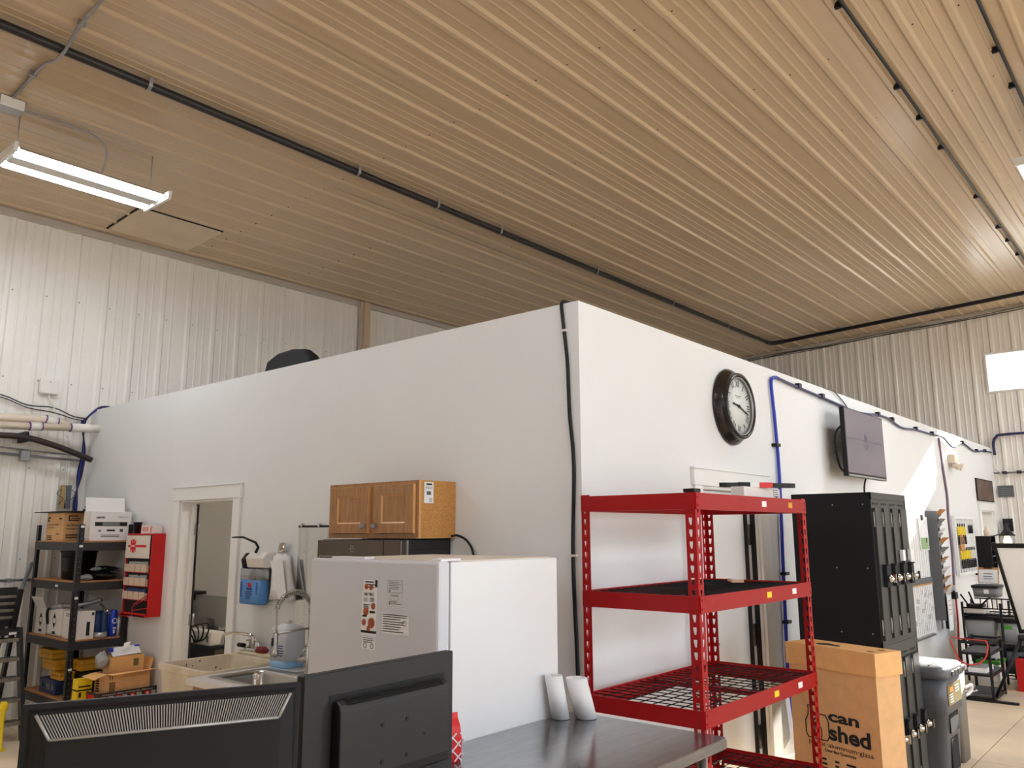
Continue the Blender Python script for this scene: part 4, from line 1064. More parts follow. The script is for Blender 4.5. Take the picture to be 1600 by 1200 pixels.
def paper_roll(nm, label, c, lean, r):
    t = thing(nm, label, 'paper', c, 0, None)
    mb = MB(); rs = []
    top = V(c) + V(lean)
    u = V((1, 0.2, 0)).normalized(); wv = V((-.2, 1, 0)).normalized()
    ri = [V(c) + V((0,0,.002)), top]
    for p in ri:
        rs.append([p + (u*math.cos(a) + wv*math.sin(a))*(r - .0012*k/6) for k, a in enumerate([i*2*PI/18*1.12 for i in range(19)])])
    n = 19; o = MB(); o.v = rs[0] + rs[1]
    for j in range(n-1): o.f.append([j, j+1, n+j+1, n+j]); o.mi.append(0); o.sm.append(True)
    o.build('rolled_sheet', M_PAPER, t, solid=.0012)
    return t
paper_roll('paper_roll', 'left white paper roll standing against the refrigerator side', (3.085, 2.345, TZ), (-.035, .012, .19), .042)
paper_roll('paper_roll', 'right white paper roll at the back corner of the steel table', (3.165, 2.262, TZ), (-.03, .03, .175), .050)

# ================================================================== SINK COUNTER, TUB
KX0, KY0, KY1, KZ = 2.78, 3.32, 5.10, .84
SX0, SX1, SY0, SY1 = 2.87, 3.33, 4.30, 5.03
t = thing('sink_counter', 'white laminate counter with stainless sink along the left office wall', 'counter', ((KX0+CX)/2, (KY0+KY1)/2, 0))
mb = MB().box(KX0, SX0+.02, KY0, KY1, KZ-.04, KZ).box(SX1-.02, CX-.002, KY0, KY1, KZ-.04, KZ).box(SX0+.02, SX1-.02, SY1-.02, KY1, KZ-.04, KZ).box(SX0+.02, SX1-.02, KY0, SY0+.02, KZ-.04, KZ)
mb.build('worktop', M_LAMIN, t)
MB().box(CX-.024, CX-.002, KY0, KY1, KZ, KZ+.10).build('backsplash', M_LAMIN, t, bevel=.004)
MB().box(KX0+.03, CX-.01, KY0+.02, KY1-.03, 0, KZ-.20).box(KX0+.03, KX0+.045, KY0+.02, KY1-.03, KZ-.20, KZ-.04).box(KX0+.045, CX-.01, KY1-.045, KY1-.03, KZ-.20, KZ-.04).build('cabinet_body', M_OAK, t)
for k in range(3):
    y0 = KY0+.06 + k*.57
    d = MB().box(KX0+.012, KX0+.03, y0, y0+.54, .10, KZ-.08).build('door', M_OAKL, t, bevel=.003)
    MB().lathe([(.006,0),(.006,.015),(.014,.02),(.012,.03),(0,.032)], (KX0+.012, y0+.06, .65), (-1,0,0), 12, caps=False).build('knob', M_CHROME, d)
t = thing('sink', 'stainless steel drop-in sink bowl in the white counter', 'sink', ((SX0+SX1)/2, (SY0+SY1)/2, KZ-.17))
mx, my = (SX0+SX1)/2, (SY0+SY1)/2; lw, lh = SX1-SX0, SY1-SY0
mb = MB().rings([rrect(mx, my, lw, lh, .04, KZ+.001), rrect(mx, my, lw-.01, lh-.01, .04, KZ+.006), rrect(mx-.02, my, lw-.13, lh-.07, .06, KZ+.004),
                 rrect(mx-.02, my, lw-.15, lh-.09, .06, KZ-.02), rrect(mx-.02, my, lw-.17, lh-.11, .06, KZ-.15), rrect(mx-.02, my, lw-.23, lh-.17, .05, KZ-.165), rrect(mx-.02, my, .05, .05, .02, KZ-.168)], caps=False, smooth=True)
mb.build('bowl', M_BRUSHED, t)
MB().lathe([(0,-.004),(.03,-.004),(.03,.001),(0,.001)], (mx-.02, my, KZ-.168), n=16, caps=False).build('drain', M_CHROME, t)
fx, fy = 3.37, 4.625
t = thing('spring_faucet', 'tall brushed spring neck faucet behind the stainless sink', 'faucet', (fx, fy, KZ))
MB().lathe([(.0,0),(.032,.0),(.032,.008),(.024,.012),(.024,.16),(.020,.165),(.0155,.17),(.0155,.40),(0,.40)], (fx, fy, KZ+.005), n=18, caps=False).build('body', M_BRUSHED, t)
MB().obox((fx-.03, fy, KZ+.004), (.12, .16, .006)).build('base_plate', M_BRUSHED, t, bevel=.002)
MB().cyl((fx, fy, KZ+.09), (fx-.03, fy+.08, KZ+.08), .02, 14).build('mixer', M_BRUSHED, t)
MB().tube([(fx-.026, fy+.07, KZ+.09), (fx-.02, fy+.055, KZ+.13), (fx-.01, fy+.035, KZ+.155)], .006, 8).build('lever', M_BRUSHED, t)
arch = []
rr = .125; zc0 = KZ+.41
for k in range(15):
    a = PI*k/14*1.0; arch.append(V((fx-.13*0 - rr + rr*math.cos(a), fy+.02*k/14, zc0+ .115*math.sin(a))))
down = [V((fx-2*rr+.012*0, fy+.02, zc0)), V((fx-2*rr+.004, fy+.02, KZ+.33)), V((fx-2*rr-.002, fy+.02, KZ+.29))]
path = curve([(fx, fy, KZ+.395)] + arch + down[1:], 4)
MB().tube(path, .007, 8).build('hose', M_BRUSHED, t)
hx = []
u = None; npt = len(path); turns = 26; per = 10
cut = int(npt*.86)
for k in range(turns*per):
    s_ = k/(turns*per-1)*(cut-1); i = int(s_); f_ = s_-i; i2 = min(i+1, npt-1)
    p = path[i].lerp(path[i2], f_); d = (path[min(i+2,npt-1)] - path[max(i-1,0)]).normalized()
    u = d.orthogonal().normalized() if u is None else (u - d*u.dot(d)).normalized(); w_ = d.cross(u)
    a = 2*PI*k/per; hx.append(p + (u*math.cos(a)+w_*math.sin(a))*.0165)
MB().tube(hx, .0032, 5).build('spring', M_BRUSHED, t)
e = path[-1]
MB().lathe([(0,0),(.012,0),(.018,-.02),(.018,-.11),(.024,-.125),(.027,-.15),(.022,-.155),(0,-.155)], e, n=16, caps=False).build('spray_head', M_BRUSHED, t)
MB().box(e.x-.024, e.x-.016, e.y-.006, e.y+.006, e.z-.09, e.z-.04).build('spray_button', M_BLACK, t)
MB().cyl((fx, fy, KZ+.29), (e.x+.01, e.y, KZ+.27), .006, 8).build('support_arm', M_BRUSHED, t)
t = thing('strainer', 'small round mesh strainer leaning behind the sink beside the refrigerator', 'strainer', (3.42, 4.40, KZ))
mb = MB().lathe([(.055,0),(.06,.008),(.055,.012),(.055,.0)], (3.42, 4.42, KZ+.062), (-1,.0,.25), 24, caps=False)
mb.build('rim', M_CHROME, t)
MB().lathe([(.0,-.03),(.035,-.025),(.052,0)], (3.42, 4.42, KZ+.062), (-1,0,.25), 16, caps=False).build('mesh_bowl', M_BLACKM, t)

def jug(t, c, w_, d_, h_, ang=0.0):
    mb = MB(); rs = []
    for z, s in ((.0,.92),(.012,1.0),(h_*.15,1.0)): rs.append(rrect(0,0,w_*s,d_*s,.03*s,z))
    place(mb.rings(rs), rotz(ang), c).build('filled_base', mat('milky_blue', (140, 182, 220), .35), t)
    mb = MB(); rs = []
    for z, s in ((h_*.15,1.0),(h_*.70,1.0),(h_*.80,.97),(h_*.84,.99),(h_*.9,.78),(h_*.94,.4),(h_*.955,.3)): rs.append(rrect(0,0,w_*s,d_*s,.03*s,z))
    place(mb.rings(rs), rotz(ang), c).build('body', M_MILK, t)
    MB().lathe([(0,0),(.02,0),(.021,.024),(.018,.027),(0,.027)], V(c)+V((0,0,h_*.95)), n=16, caps=False).build('cap', M_PVCW, t)
t = thing('cleaner_jug', 'milky plastic jug of blue cleaner on the counter beside the mirror', 'jug', (3.44, 5.00, KZ))
jug(t, (3.45, 4.99, KZ), .17, .20, .30)
fj = Face((3.45-.0855, 5.08, KZ), (0,-1,0), (0,0,1)); mb = MB()
fj.line(mb, [(.02,.07),(.02,.17),(.09,.17),(.09,.07),(.02,.07)], .004, .001); fj.lines(mb, .03, .08, .15, 5, .016, .007); mb.build('label_print', mat('mauve_ink', (136, 112, 168), .6), t)
mb = MB(); fj.lines(mb, .11, .17, .15, 5, .016, .006); mb.build('label_print', mat('indigo_ink', (70, 70, 130), .6), t)
t = thing('mirror', 'tall frameless mirror clipped to the left office wall behind the sink', 'mirror', (CX, 5.0, .95))
MB().box(CX-.012, CX-.002, 4.45, 5.185, .95, 1.79).build('glass', M_MIRROR, t)
mb = MB().box(CX-.015, CX-.001, 4.45, 5.185, 1.785, 1.80); mb.build('top_edge', M_BLACKM, t)
for y, z in ((5.14, 1.80), (4.93, 1.80), (5.1, .945), (4.9, .945)):
    MB().box(CX-.025, CX-.001, y-.012, y+.012, z-.012, z+.014).build('clip', M_CHROME, t, bevel=.003)

# laundry tub
UX0, UX1, UY0, UY1, UZ = 2.93, 3.64, 5.14, 5.80, .85
t = thing('laundry_tub', 'stained cream plastic laundry tub beside the white counter', 'tub', ((UX0+UX1)/2, (UY0+UY1)/2, 0))
ux, uy = (UX0+UX1)/2, (UY0+UY1)/2; uw, ud = UX1-UX0, UY1-UY0
mb = MB().rings([rrect(ux, uy, uw*.86, ud*.86, .05, .44), rrect(ux, uy, uw*.97, ud*.97, .05, UZ-.05), rrect(ux, uy, uw, ud, .03, UZ-.04), rrect(ux, uy, uw, ud, .03, UZ),
                 rrect(ux-.05, uy, uw-.16, ud-.05, .05, UZ), rrect(ux-.05, uy, uw-.22, ud-.10, .06, UZ-.30), rrect(ux-.05, uy, uw-.30, ud-.18, .06, UZ-.33), rrect(ux-.05, uy, .05, .05, .02, UZ-.335)], smooth=False)
mb.build('basin', M_CREAM, t, bevel=.006)
mb = MB().rings([rrect(UX1-.06, uy, .10, ud*.9, .03, UZ), rrect(UX1-.06, uy, .09, ud*.86, .03, UZ+.025)]); mb.build('rear_deck', M_CREAM, t)
for x in (UX0+.1, UX1-.1):
    for y in (UY0+.09, UY1-.09): MB().cyl((x, y, 0), (x, y, .47), .02, 10).build('leg', M_PVCW, t)
mb = MB()
for k in range(26):
    x = UX0+.05 + random.random()*.45; z = UZ-.02-random.random()*.13; r = .004+.006*random.random()
    mb.obox((x, UY1-.032-(UZ-z)*.085, z), (r, .002, r*(1+2*random.random())))
mb.build('stain_spots', mat('brown_stain', (70, 54, 40), .7), t)
t = thing('tub_faucet', 'chrome two-handle faucet with swing spout on the laundry tub', 'faucet', (3.58, 5.62, UZ+.025))
MB().box(3.555, 3.605, 5.53, 5.71, UZ+.025, UZ+.045).build('base', M_CHROME, t, bevel=.006)
for y in (5.56, 5.68):
    h = MB().lathe([(0,0),(.022,0),(.024,.02),(.016,.04),(.018,.055),(0,.06)], (3.58, y, UZ+.045), n=14, caps=False).build('valve', M_CHROME, t)
    MB().tube([(3.56, y, UZ+.10), (3.545, y-.02, UZ+.112), (3.53, y-.045, UZ+.116)], .006, 8).build('handle', M_CHROME, h)
MB().tube(curve([(3.58, 5.62, UZ+.045), (3.58, 5.62, UZ+.10), (3.575, 5.64, UZ+.135), (3.54, 5.75, UZ+.145), (3.50, 5.86, UZ+.14), (3.485, 5.89, UZ+.11), (3.483, 5.895, UZ+.06)], 6), .012, 10).build('spout', M_CHROME, t)
MB().cyl((3.55, 5.77, UZ+.06), (3.555, 5.70, UZ+.06), .016, 10).build('hose_bib', M_BLACK, t)
t = thing('red_cloth', 'small dark red item on the tub edge next to the jug', 'cloth', (3.45, 5.15, UZ))
MB().rings([rrect(3.56, 5.47, .05, .10, .02, UZ+.026), rrect(3.56, 5.47, .07, .12, .025, UZ+.045), rrect(3.555, 5.46, .04, .06, .015, UZ+.07)]).build('cloth', mat('dark_red_cloth', (120, 36, 38), .8), t)

# soap dispenser and towel bag on the wall
t = thing('soap_dispenser', 'wall soap dispenser with clear bottle of blue soap and black lever', 'dispenser', (3.55, 5.62, 1.21))
dy0, dy1 = 5.45, 5.79
mb = MB().prism([(3.55, dy0+.02, 1.485), (3.645, dy0+.02, 1.485), (3.645, dy0+.02, 1.605), (3.57, dy0+.02, 1.60), (3.53, dy0+.02, 1.56)], (0, dy1-dy0-.10, 0)); mb.build('housing', M_PVCW, t, bevel=.008)
mb = MB().prism([(3.54, dy1-.08, 1.475), (3.64, dy1-.08, 1.475), (3.64, dy1-.08, 1.595), (3.56, dy1-.08, 1.595), (3.522, dy1-.08, 1.545)], (0, .055, 0)); mb.build('side_cheek', M_BLACK, t, bevel=.012)
MB().tube([(3.55, 5.60, 1.60), (3.55, 5.57, 1.64), (3.535, 5.585, 1.675), (3.51, 5.72, 1.715), (3.50, 5.80, 1.715), (3.50, 5.86, 1.713)], lambda q: .012 - .006*q, 8).build('lever', M_BLACK, t)
mb = MB().rings([rrect(3.58, 5.645, .085, .30, .045, 1.215), rrect(3.58, 5.645, .09, .315, .044, 1.225), rrect(3.58, 5.645, .09, .315, .044, 1.395)]); mb.build('soap_fill', M_BLUELBL, t)
mb = MB().rings([rrect(3.58, 5.645, .09, .315, .044, 1.396), rrect(3.58, 5.645, .09, .315, .044, 1.478)]); mb.build('clear_bottle', M_CLEAR, t)
MB().box(3.565, 3.595, 5.60, 5.635, 1.40, 1.47).build('pump_tube', M_PVCW, t)
fj = Face((3.534, 5.765, 1.225), (0,-1,0), (0,0,1)); mb = MB(); fj.q(mb, .105, .145, .118, .15); fj.q(mb, .13, .155, .118, .135); mb.build('red_emblem', M_REDINK, t)
mb = MB(); fj.q(mb, .09, .16, .098, .112); fj.lines(mb, .08, .165, .088, 5, .013, .006); fj.lines(mb, .0, .035, .15, 8, .014, .006); fj.lines(mb, .215, .24, .15, 6, .015, .006); mb.build('label_print', mat('navy_ink', (36, 44, 110), .6), t)

t = thing('towel_bag', 'white draped cloth bag with metal tip hanging beside the mirror', 'bag', (3.6, 5.3, 1.26))
mb = MB(); rs = []
for z, hw, dp, yc in ((1.265,.155,.05,5.30),(1.35,.14,.05,5.30),(1.45,.118,.048,5.315),(1.54,.098,.045,5.325),(1.57,.09,.045,5.325),(1.59,.05,.036,5.325),(1.60,.034,.034,5.325)):
    rs.append([(3.60+dp*math.cos(a)*.9, yc+hw*math.sin(a), z+.012*math.sin(3*a)*(1 if z < 1.3 else 0)) for a in [2*PI*k/20 for k in range(20)]])
mb.rings(rs).build('bag', M_PAPER, t)
MB().prism([(3.55, 5.40, 1.54), (3.553, 5.27, 1.27), (3.553, 5.17, 1.27), (3.55, 5.24, 1.55)], (-.004, 0, 0)).build('fold', M_PAPER, t)
MB().lathe([(.0,0),(.034,0),(.034,.02),(.03,.024),(.03,.05),(.026,.056),(.024,.07),(.012,.078),(0,.08)], (3.60, 5.325, 1.60), n=18, caps=False).build('metal_tip', M_CHROME, t)

# ================================================================== WALL CABINET AND MICROWAVE
BX0, BY0, BY1, BZ0, BZ1 = 3.335, 3.57, 4.42, 1.712, 2.055
t = thing('wall_cabinet', 'small two door oak wall cabinet with glass knobs above the microwave', 'cabinet', (3.5, 4.0, BZ0))
MB().box(BX0+.02, CX-.002, BY0, BY0+.014, BZ0, BZ1).build('side_panel', M_PBOARD, t)
MB().box(BX0+.02, CX-.002, BY0+.014, BY1, BZ0, BZ1).build('carcass', M_OAK, t)
MB().box(BX0, BX0+.02, BY0-.003, BY1, BZ0, BZ1).build('face_frame', M_OAK, t)
MB().box(BX0+.002, BX0+.02, BY0-.0035, BY0-.0025, BZ0, BZ1).build('edge_strip', M_OAKL, t)
for k, (y0, y1) in enumerate(((3.595, 3.955), (4.005, 4.385))):
    z0, z1 = BZ0+.03, BZ1-.022; xf = BX0-.02; f = .07
    d = MB().box(xf, BX0, y0, y0+f, z0, z1).box(xf, BX0, y1-f, y1, z0, z1).box(xf, BX0, y0+f, y1-f, z0, z0+f-.01).box(xf, BX0, y0+f, y1-f, z1-f+.01, z1).build('door', M_OAK, t, bevel=.002)
    MB().box(xf+.009, BX0-.001, y0+f, y1-f, z0+f-.01, z1-f+.01).build('door_panel', M_OAK, d)
    mb = MB(); q = .009
    ins = [(y0+f, z0+f-.01), (y1-f, z0+f-.01), (y1-f, z1-f+.01), (y0+f, z1-f+.01)]
    inn = [(y0+f+q, z0+f-.01+q), (y1-f-q, z0+f-.01+q), (y1-f-q, z1-f+.01-q), (y0+f+q, z1-f+.01-q)]
    for i in range(4):
        a, b, c_, e_ = ins[i], ins[(i+1)%4], inn[(i+1)%4], inn[i]
        mb.quad((xf+.001, *a), (xf+.001, *b), (xf+.0085, *c_), (xf+.0085, *e_))
    mb.build('bead', M_OAKL, d)
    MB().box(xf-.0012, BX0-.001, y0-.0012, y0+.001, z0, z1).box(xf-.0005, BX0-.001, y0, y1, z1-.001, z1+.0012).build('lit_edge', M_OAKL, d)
    yk = y1-.03 if k == 0 else y0+.03
    MB().lathe([(.007,0),(.007,.014),(.017,.02),(.019,.028),(.014,.036),(0,.038)], (xf, yk, z0+.045), (-1,0,0), 10, caps=False).build('knob', M_CLEAR, d)
    MB().cyl((xf-.001, yk, z0+.045), (xf-.012, yk, z0+.045), .006, 8).build('knob_screw', M_CHROME, d)
fc = Face((CX-.27, BY0-.0005, BZ1-.20), (1,0,0), (0,0,1))
MB_l = MB(); fc.q(MB_l, 0, .075, .065, .19); MB_l.build('paper_label', M_PAPER, t)
fc.text('W361412', .008, .148, .015, t, M_INK, .058, 'lettering', .002)
mb = MB(); fc.q(mb, .015, .062, .172, .182, .002)
for k in range(12): fc.q(mb, .02+.003*k, .0215+.003*k, .113, .135, .002)
fc.lines(mb, .04, .068, .095, 3, .009, .004); mb.build('label_print', M_INK, t)
MB().tube(curve([(CX-.06, BY0-.02, BZ0+.01), (CX-.03, BY0-.05, BZ0+.015), (CX-.02, BY0-.12, BZ0-.02), (CX-.02, BY0-.17, BZ0-.10), (CX-.02, BY0-.18, BZ0-.3)], 6), .007, 8).build('power_cord', M_BLACK, t)
OX0, OY0, OY1, OZ0, OZ1 = 3.25, 3.61, 4.42, 1.256, 1.705
t = thing('microwave', 'over-counter microwave with dark stainless front under the oak cabinet', 'microwave', (3.45, 4.0, OZ0))
MB().box(OX0+.04, CX-.002, OY0, OY1, OZ0, OZ1).build('case', M_BLACKMETAL, t, bevel=.003)
d = MB().box(OX0, OX0+.04, OY0+.17, OY1, OZ0, OZ1-.004).build('door', M_DARKSTEEL, t, bevel=.004)
MB().box(OX0-.002, OX0+.002, OY0+.27, OY1-.03, OZ0+.05, OZ1-.11).build('window', M_GLASSBLK, d)
mb = MB()
for a, b in (((OY0+.265, OZ0+.045), (OY1-.025, OZ0+.045)), ((OY1-.025, OZ0+.045), (OY1-.025, OZ1-.105)), ((OY1-.025, OZ1-.105), (OY0+.265, OZ1-.105)), ((OY0+.265, OZ1-.105), (OY0+.265, OZ0+.045))):
    mb.cyl((OX0-.001, *a), (OX0-.001, *b), .0035, 6)
mb.build('window_trim', M_SILVER, d)
MB().cyl((OX0-.035, OY0+.215, OZ0+.05), (OX0-.035, OY0+.215, OZ1-.12), .011, 12).cyl((OX0, OY0+.215, OZ0+.07), (OX0-.035, OY0+.215, OZ0+.07), .007, 8).cyl((OX0, OY0+.215, OZ1-.14), (OX0-.035, OY0+.215, OZ1-.14), .007, 8).build('handle', M_DARKSTEEL, d)
fm = Face((OX0-.001, 4.065, OZ1-.055), (0,-1,0), (0,0,1)); mb = MB(); fm.ring(mb, 0, 0, .02, .003, .002); fm.line(mb, [(-.008,-.006),(0,.01),(.008,-.004),(-.004,0)], .002, .0015); mb.build('round_emblem', M_SILVER, d)
MB().box(OX0, OX0+.04, OY0+.012, OY0+.165, OZ0, OZ1-.004).build('control_panel', M_DARKSTEEL, t, bevel=.004)
mb = MB().box(OX0-.001, OX0+.002, OY0+.03, OY0+.15, OZ0+.28, OZ0+.33); mb.build('display', M_GLASSBLK, t)
mb = MB()
for i in range(4):
    for j in range(3): mb.box(OX0-.002, OX0+.001, OY0+.035+.04*j, OY0+.062+.04*j, OZ0+.06+.05*i, OZ0+.09+.05*i)
mb.build('buttons', M_BLACK, t)
MB().box(OX0+.036, OX0+.046, OY0-.003, OY0+.012, OZ0, OZ1-.004).build('chrome_edge', M_SILVER, t)
MB().box(OX0+.06, CX-.03, OY0-.002, OY0, OZ1-.06, OZ1-.055).build('case_seam', M_BLACKM, t)

# ================================================================== RED SUPPLY CABINET ON THE WALL
QX0, QY0, QY1, QZ0, QZ1 = 3.527, 7.215, 7.70, 1.02, 1.745
t = thing('supply_cabinet', 'red wall cabinet of small parts bins with white logo door', 'cabinet', (3.59, 7.46, QZ0))
mb = MB().box(QX0, CX-.002, QY0, QY0+.012, QZ0, QZ1).box(QX0, CX-.002, QY1-.012, QY1, QZ0, QZ1).box(QX0, CX-.002, QY0+.012, QY1-.012, QZ1-.012, QZ1).box(CX-.014, CX-.002, QY0+.012, QY1-.012, QZ0, QZ1-.012)
mb.box(QX0-.02, CX-.002, QY0+.012, QY1-.012, QZ0, QZ0+.012).box(QX0-.02, QX0-.014, QY0, QY1-.02, QZ0, QZ0+.03)
mb.build('case', M_REDP, t)
MB().box(QX0+.012, CX-.016, QY0+.013, QY1-.013, QZ0+.014, QZ1-.016).build('dark_interior', M_BLACKM, t)
d = MB().box(QX0-.014, QX0-.001, QY0+.03, QY1-.006, 1.525, 1.728).build('logo_door', mat('ivory_door', (226, 214, 200), .4), t, bevel=.003)
fw = Face((QX0-.0145, QY1-.006, 1.525), (0,-1,0), (0,0,1)); mb = MB()
fw.q(mb, .05, .40, .098, .118)
for poly in ([(.10,.055),(.125,.075),(.125,.15),(.105,.165),(.10,.165),(.10,.13),(.115,.12),(.115,.10),(.10,.09)], [(.20,.055),(.175,.075),(.175,.15),(.195,.165),(.20,.165),(.20,.13),(.185,.12),(.185,.10),(.20,.09)], [(.128,.05),(.172,.05),(.165,.07),(.172,.09),(.172,.125),(.165,.145),(.172,.17),(.128,.17),(.135,.145),(.128,.125),(.128,.09),(.135,.07)]):
    mb.prism([fw.p(a, b, .0003) for a, b in poly], fw.n*.0018)
mb.build('emblem', M_REDINK, d)
mb = MB(); fw.q(mb, .115, .185, .101, .115, .0034); mb.build('emblem_band', M_PAPER, d)
fw.text('WÜRTH', .118, .103, .010, d, M_REDINK, .064, 'lettering', .004)
for r_, z in enumerate((1.405, 1.285, 1.165)):
    MB().box(QX0-.01, CX-.02, QY0+.014, QY1-.014, z-.006, z).build('shelf', M_REDP, t)
    for k in range(4):
        y = QY0+.055 + k*.108
        b = MB().box(QX0-.012, QX0+.06, y, y+.094, z, z+.005).box(QX0-.014, QX0-.009, y, y+.094, z, z+.068).box(QX0-.009, QX0+.06, y, y+.003, z, z+.06).box(QX0-.009, QX0+.06, y+.091, y+.094, z, z+.06).build('bin', mat('tan_bin', (214, 188, 164), .5), t)
    mb = MB()
    for k in range(6):
        y = QY0+.08 + .06*k + .02*random.random(); mb.obox((QX0+.012, y, z+.07), (.03, .04, .03+.02*random.random()), rotz(random.random()))
    mb.build('bin_contents', (M_BAG, M_BAG, M_BLUE)[r_], t)
mb = MB()
for a, b in (((QX0-.05, QY0+.18, QZ0+.01), (QX0-.05, QY0+.18, 1.11)), ((QX0-.05, QY0+.18, 1.11), (QX0, QY0-.0, 1.19)), ((QX0-.05, QY0+.18, 1.075), (QX0+.0, QY0-.004, 1.10)), ((QX0-.05, QY0+.16, 1.13), (QX0, QY0-.005, 1.22)), ((QX0-.05, QY0+.18, 1.02), (QX0-.05, QY1, 1.02))):
    mb.cyl(a, b, .004, 6)
mb.build('wire_guard', M_REDP, t)
t = thing('small_carton', 'little pink and white carton on top of the red cabinet', 'box', (3.59, 7.36, QZ1))
MB().box(3.54, 3.63, 7.25, 7.47, QZ1, QZ1+.075).build('box', M_BOXW, t, bevel=.002)
MB().box(3.5385, 3.54, 7.33, 7.45, QZ1+.02, QZ1+.06).box(3.5385, 3.54, 7.26, 7.30, QZ1+.01, QZ1+.065).build('print', M_PINK, t)
t = thing('black_tumbler', 'short black cup standing at the left end of the red cabinet top', 'cup', (3.59, 7.64, QZ1))
MB().lathe([(0,0),(.03,0),(.034,.09),(.04,.095),(.04,.105),(0,.107)], (3.59, 7.65, QZ1), n=16, caps=False).build('cup', M_BLACK, t)

# ================================================================== DARK SHELVING UNIT AT LEFT
OFF = V((.13, .30, 0))          # the unit stands deep in the corner
HX0, HX1, HY0, HY1 = 3.005, 3.49, 7.50, 8.50
t = thing('shelving_unit', 'dark grey boltless shelving with particle board decks in the left corner', 'shelving', ((HX0+HX1)/2, (HY0+HY1)/2, 0))
for x, dx in ((HX0, 1), (HX1, -1)):
    for y, dy in ((HY0, 1), (HY1, -1)):
        mb = MB().box(min(x,x+dx*.045), max(x,x+dx*.045), min(y,y+dy*.003), max(y,y+dy*.003), 0, 1.83).box(min(x,x+dx*.003), max(x,x+dx*.003), min(y,y+dy*.045), max(y,y+dy*.045), 0, 1.83)
        p = mb.build('post', M_BLACKMETAL, t)
        mb = MB()
        for k in range(36):
            z = .05 + k*.05
            for q in (.022,):
                mb.cyl((x+dx*q, y-dy*.001, z), (x+dx*q, y-dy*.0006, z+.0001), .004, 6); mb.cyl((x-dx*.001, y+dy*q, z), (x-dx*.0006, y+dy*q, z+.0001), .004, 6)
        mb.build('slot_holes', M_GALV if (dx > 0 and dy > 0) else M_BLACKM, p)
HZ = (1.68, 1.325, .815, .31)
for z in HZ:
    MB().box(HX0+.004, HX1-.004, HY0+.004, HY1-.004, z-.016, z).build('deck_board', M_SHELFBOARD, t)
    for (xa, xb, ya, yb) in ((HX0-.002, HX0+.012, HY0, HY1), (HX1-.012, HX1+.002, HY0, HY1), (HX0, HX1, HY0-.002, HY0+.012), (HX0, HX1, HY1-.012, HY1+.002)):
        MB().box(xa, xb, ya, yb, z-.085, z-.012).build('beam', mat('dark_grey_beam', (44, 43, 44), .5), t)
for x, y, z in ((HX0+.01, HY0-.004, 1.80), (HX0+.01, HY0-.004, 1.625), (HX0+.008, HY0-.004, 1.17), (HX0+.008, HY0-.004, .56)):
    MB().box(x, x+.03, y, y+.004, z, z+.02).build('sticker', M_PAPER, t)
MB().box(HX0-.004, HX0-.001, 7.86, 7.92, 1.265, 1.285).build('sticker', M_PAPER, t)

# --- top deck
z = HZ[0]
t = thing('glove_carton', 'brown printed glove carton with one raised flap on the shelving top', 'box', (3.2, 8.0, z))
MB().box(3.04, 3.38, 7.97, 8.36, z, z+.265).build('box', M_CARD, t, bevel=.003)
mb = MB().add([(3.25,7.97,z+.20),(3.38,7.97,z+.27),(3.31,7.80,z+.30),(3.20,7.76,z+.14)], [(0,1,2,3)])
mb.build('flap', M_CARDIN, t, solid=.004)
f1 = Face((3.04, 8.36, z), (0,-1,0), (0,0,1)); f2 = Face((3.04, 7.97, z), (1,0,0), (0,0,1))
f1.text('NITRILE EXAM GLOVES', .03, .145, .016, t, M_INK, .26, 'lettering', .002); f1.text('Powder Free', .03, .118, .016, t, M_INK, .16, 'lettering', .002)
f2.text('NITRILE EXAM GL', .03, .135, .018, t, M_INK, .25, 'lettering', .002, bold=.02); f2.text('Powder-Free, Blue', .03, .105, .016, t, M_INK, .22, 'lettering', .002, bold=.02)
mb = MB(); f1.q(mb, .03, .08, .18, .195); f1.q(mb, .03, .045, .195, .225); f1.q(mb, .05, .085, .205, .225); f1.q(mb, .29, .36, .20, .215); f1.q(mb, .25, .32, .06, .068); f1.lines(mb, .03, .17, .05, 3, .016, .01)
f2.q(mb, .05, .14, .185, .198); f2.q(mb, .045, .058, .185, .235); f2.q(mb, .045, .13, .225, .238); f2.q(mb, .07, .15, .205, .215); f2.lines(mb, .03, .24, .06, 2, .022, .012, .1); mb.build('print', mat('dark_brown_ink', (74, 52, 34), .7), t)
t = thing('black_sheet', 'thin black panel lying across the brown glove carton', 'panel', (3.2, 8.05, z+.26))
MB().obox((3.23, 8.13, z+.272), (.48, .78, .008), rotz(.05)).build('sheet', M_BLACK, t)
t = thing('camera_clip', 'small black clamp gadget sitting on the black panel', 'clamp', (3.37, 8.28, z+.266))
MB().box(3.35, 3.44, 8.22, 8.34, z+.266, z+.31).box(3.37, 3.41, 8.26, 8.31, z+.31, z+.37).build('body', M_BLACKM, t, bevel=.01)
MB().cyl((3.40, 8.20, z+.33), (3.40, 8.36, z+.33), .022, 12).build('knob', M_BLACK, t)
MB().tube([(3.44, 8.2, z+.29), (3.6, 7.9, z+.30), (3.62, 7.75, z+.295)], .006, 6).build('arm', M_BLACK, t)
t = thing('exam_carton', 'white open-lidded printed carton at the right end of the shelving top', 'box', (3.3, 7.68, z))
MB().box(3.105, 3.475, 7.525, 7.68, z, z+.27).build('box', M_BOXW, t, bevel=.003)
mb = MB().add([(3.115,7.68,z+.27),(3.475,7.68,z+.27),(3.475,7.70,z+.40),(3.115,7.70,z+.40)], [(0,1,2,3)]); mb.build('lid', M_BOXW, t, solid=.004)
f1 = Face((3.105, 7.525, z), (1,0,0), (0,0,1))
f1.text('AMBITEX', .045, .205, .016, t, M_INK, .085, 'lettering', .002, bold=.03)
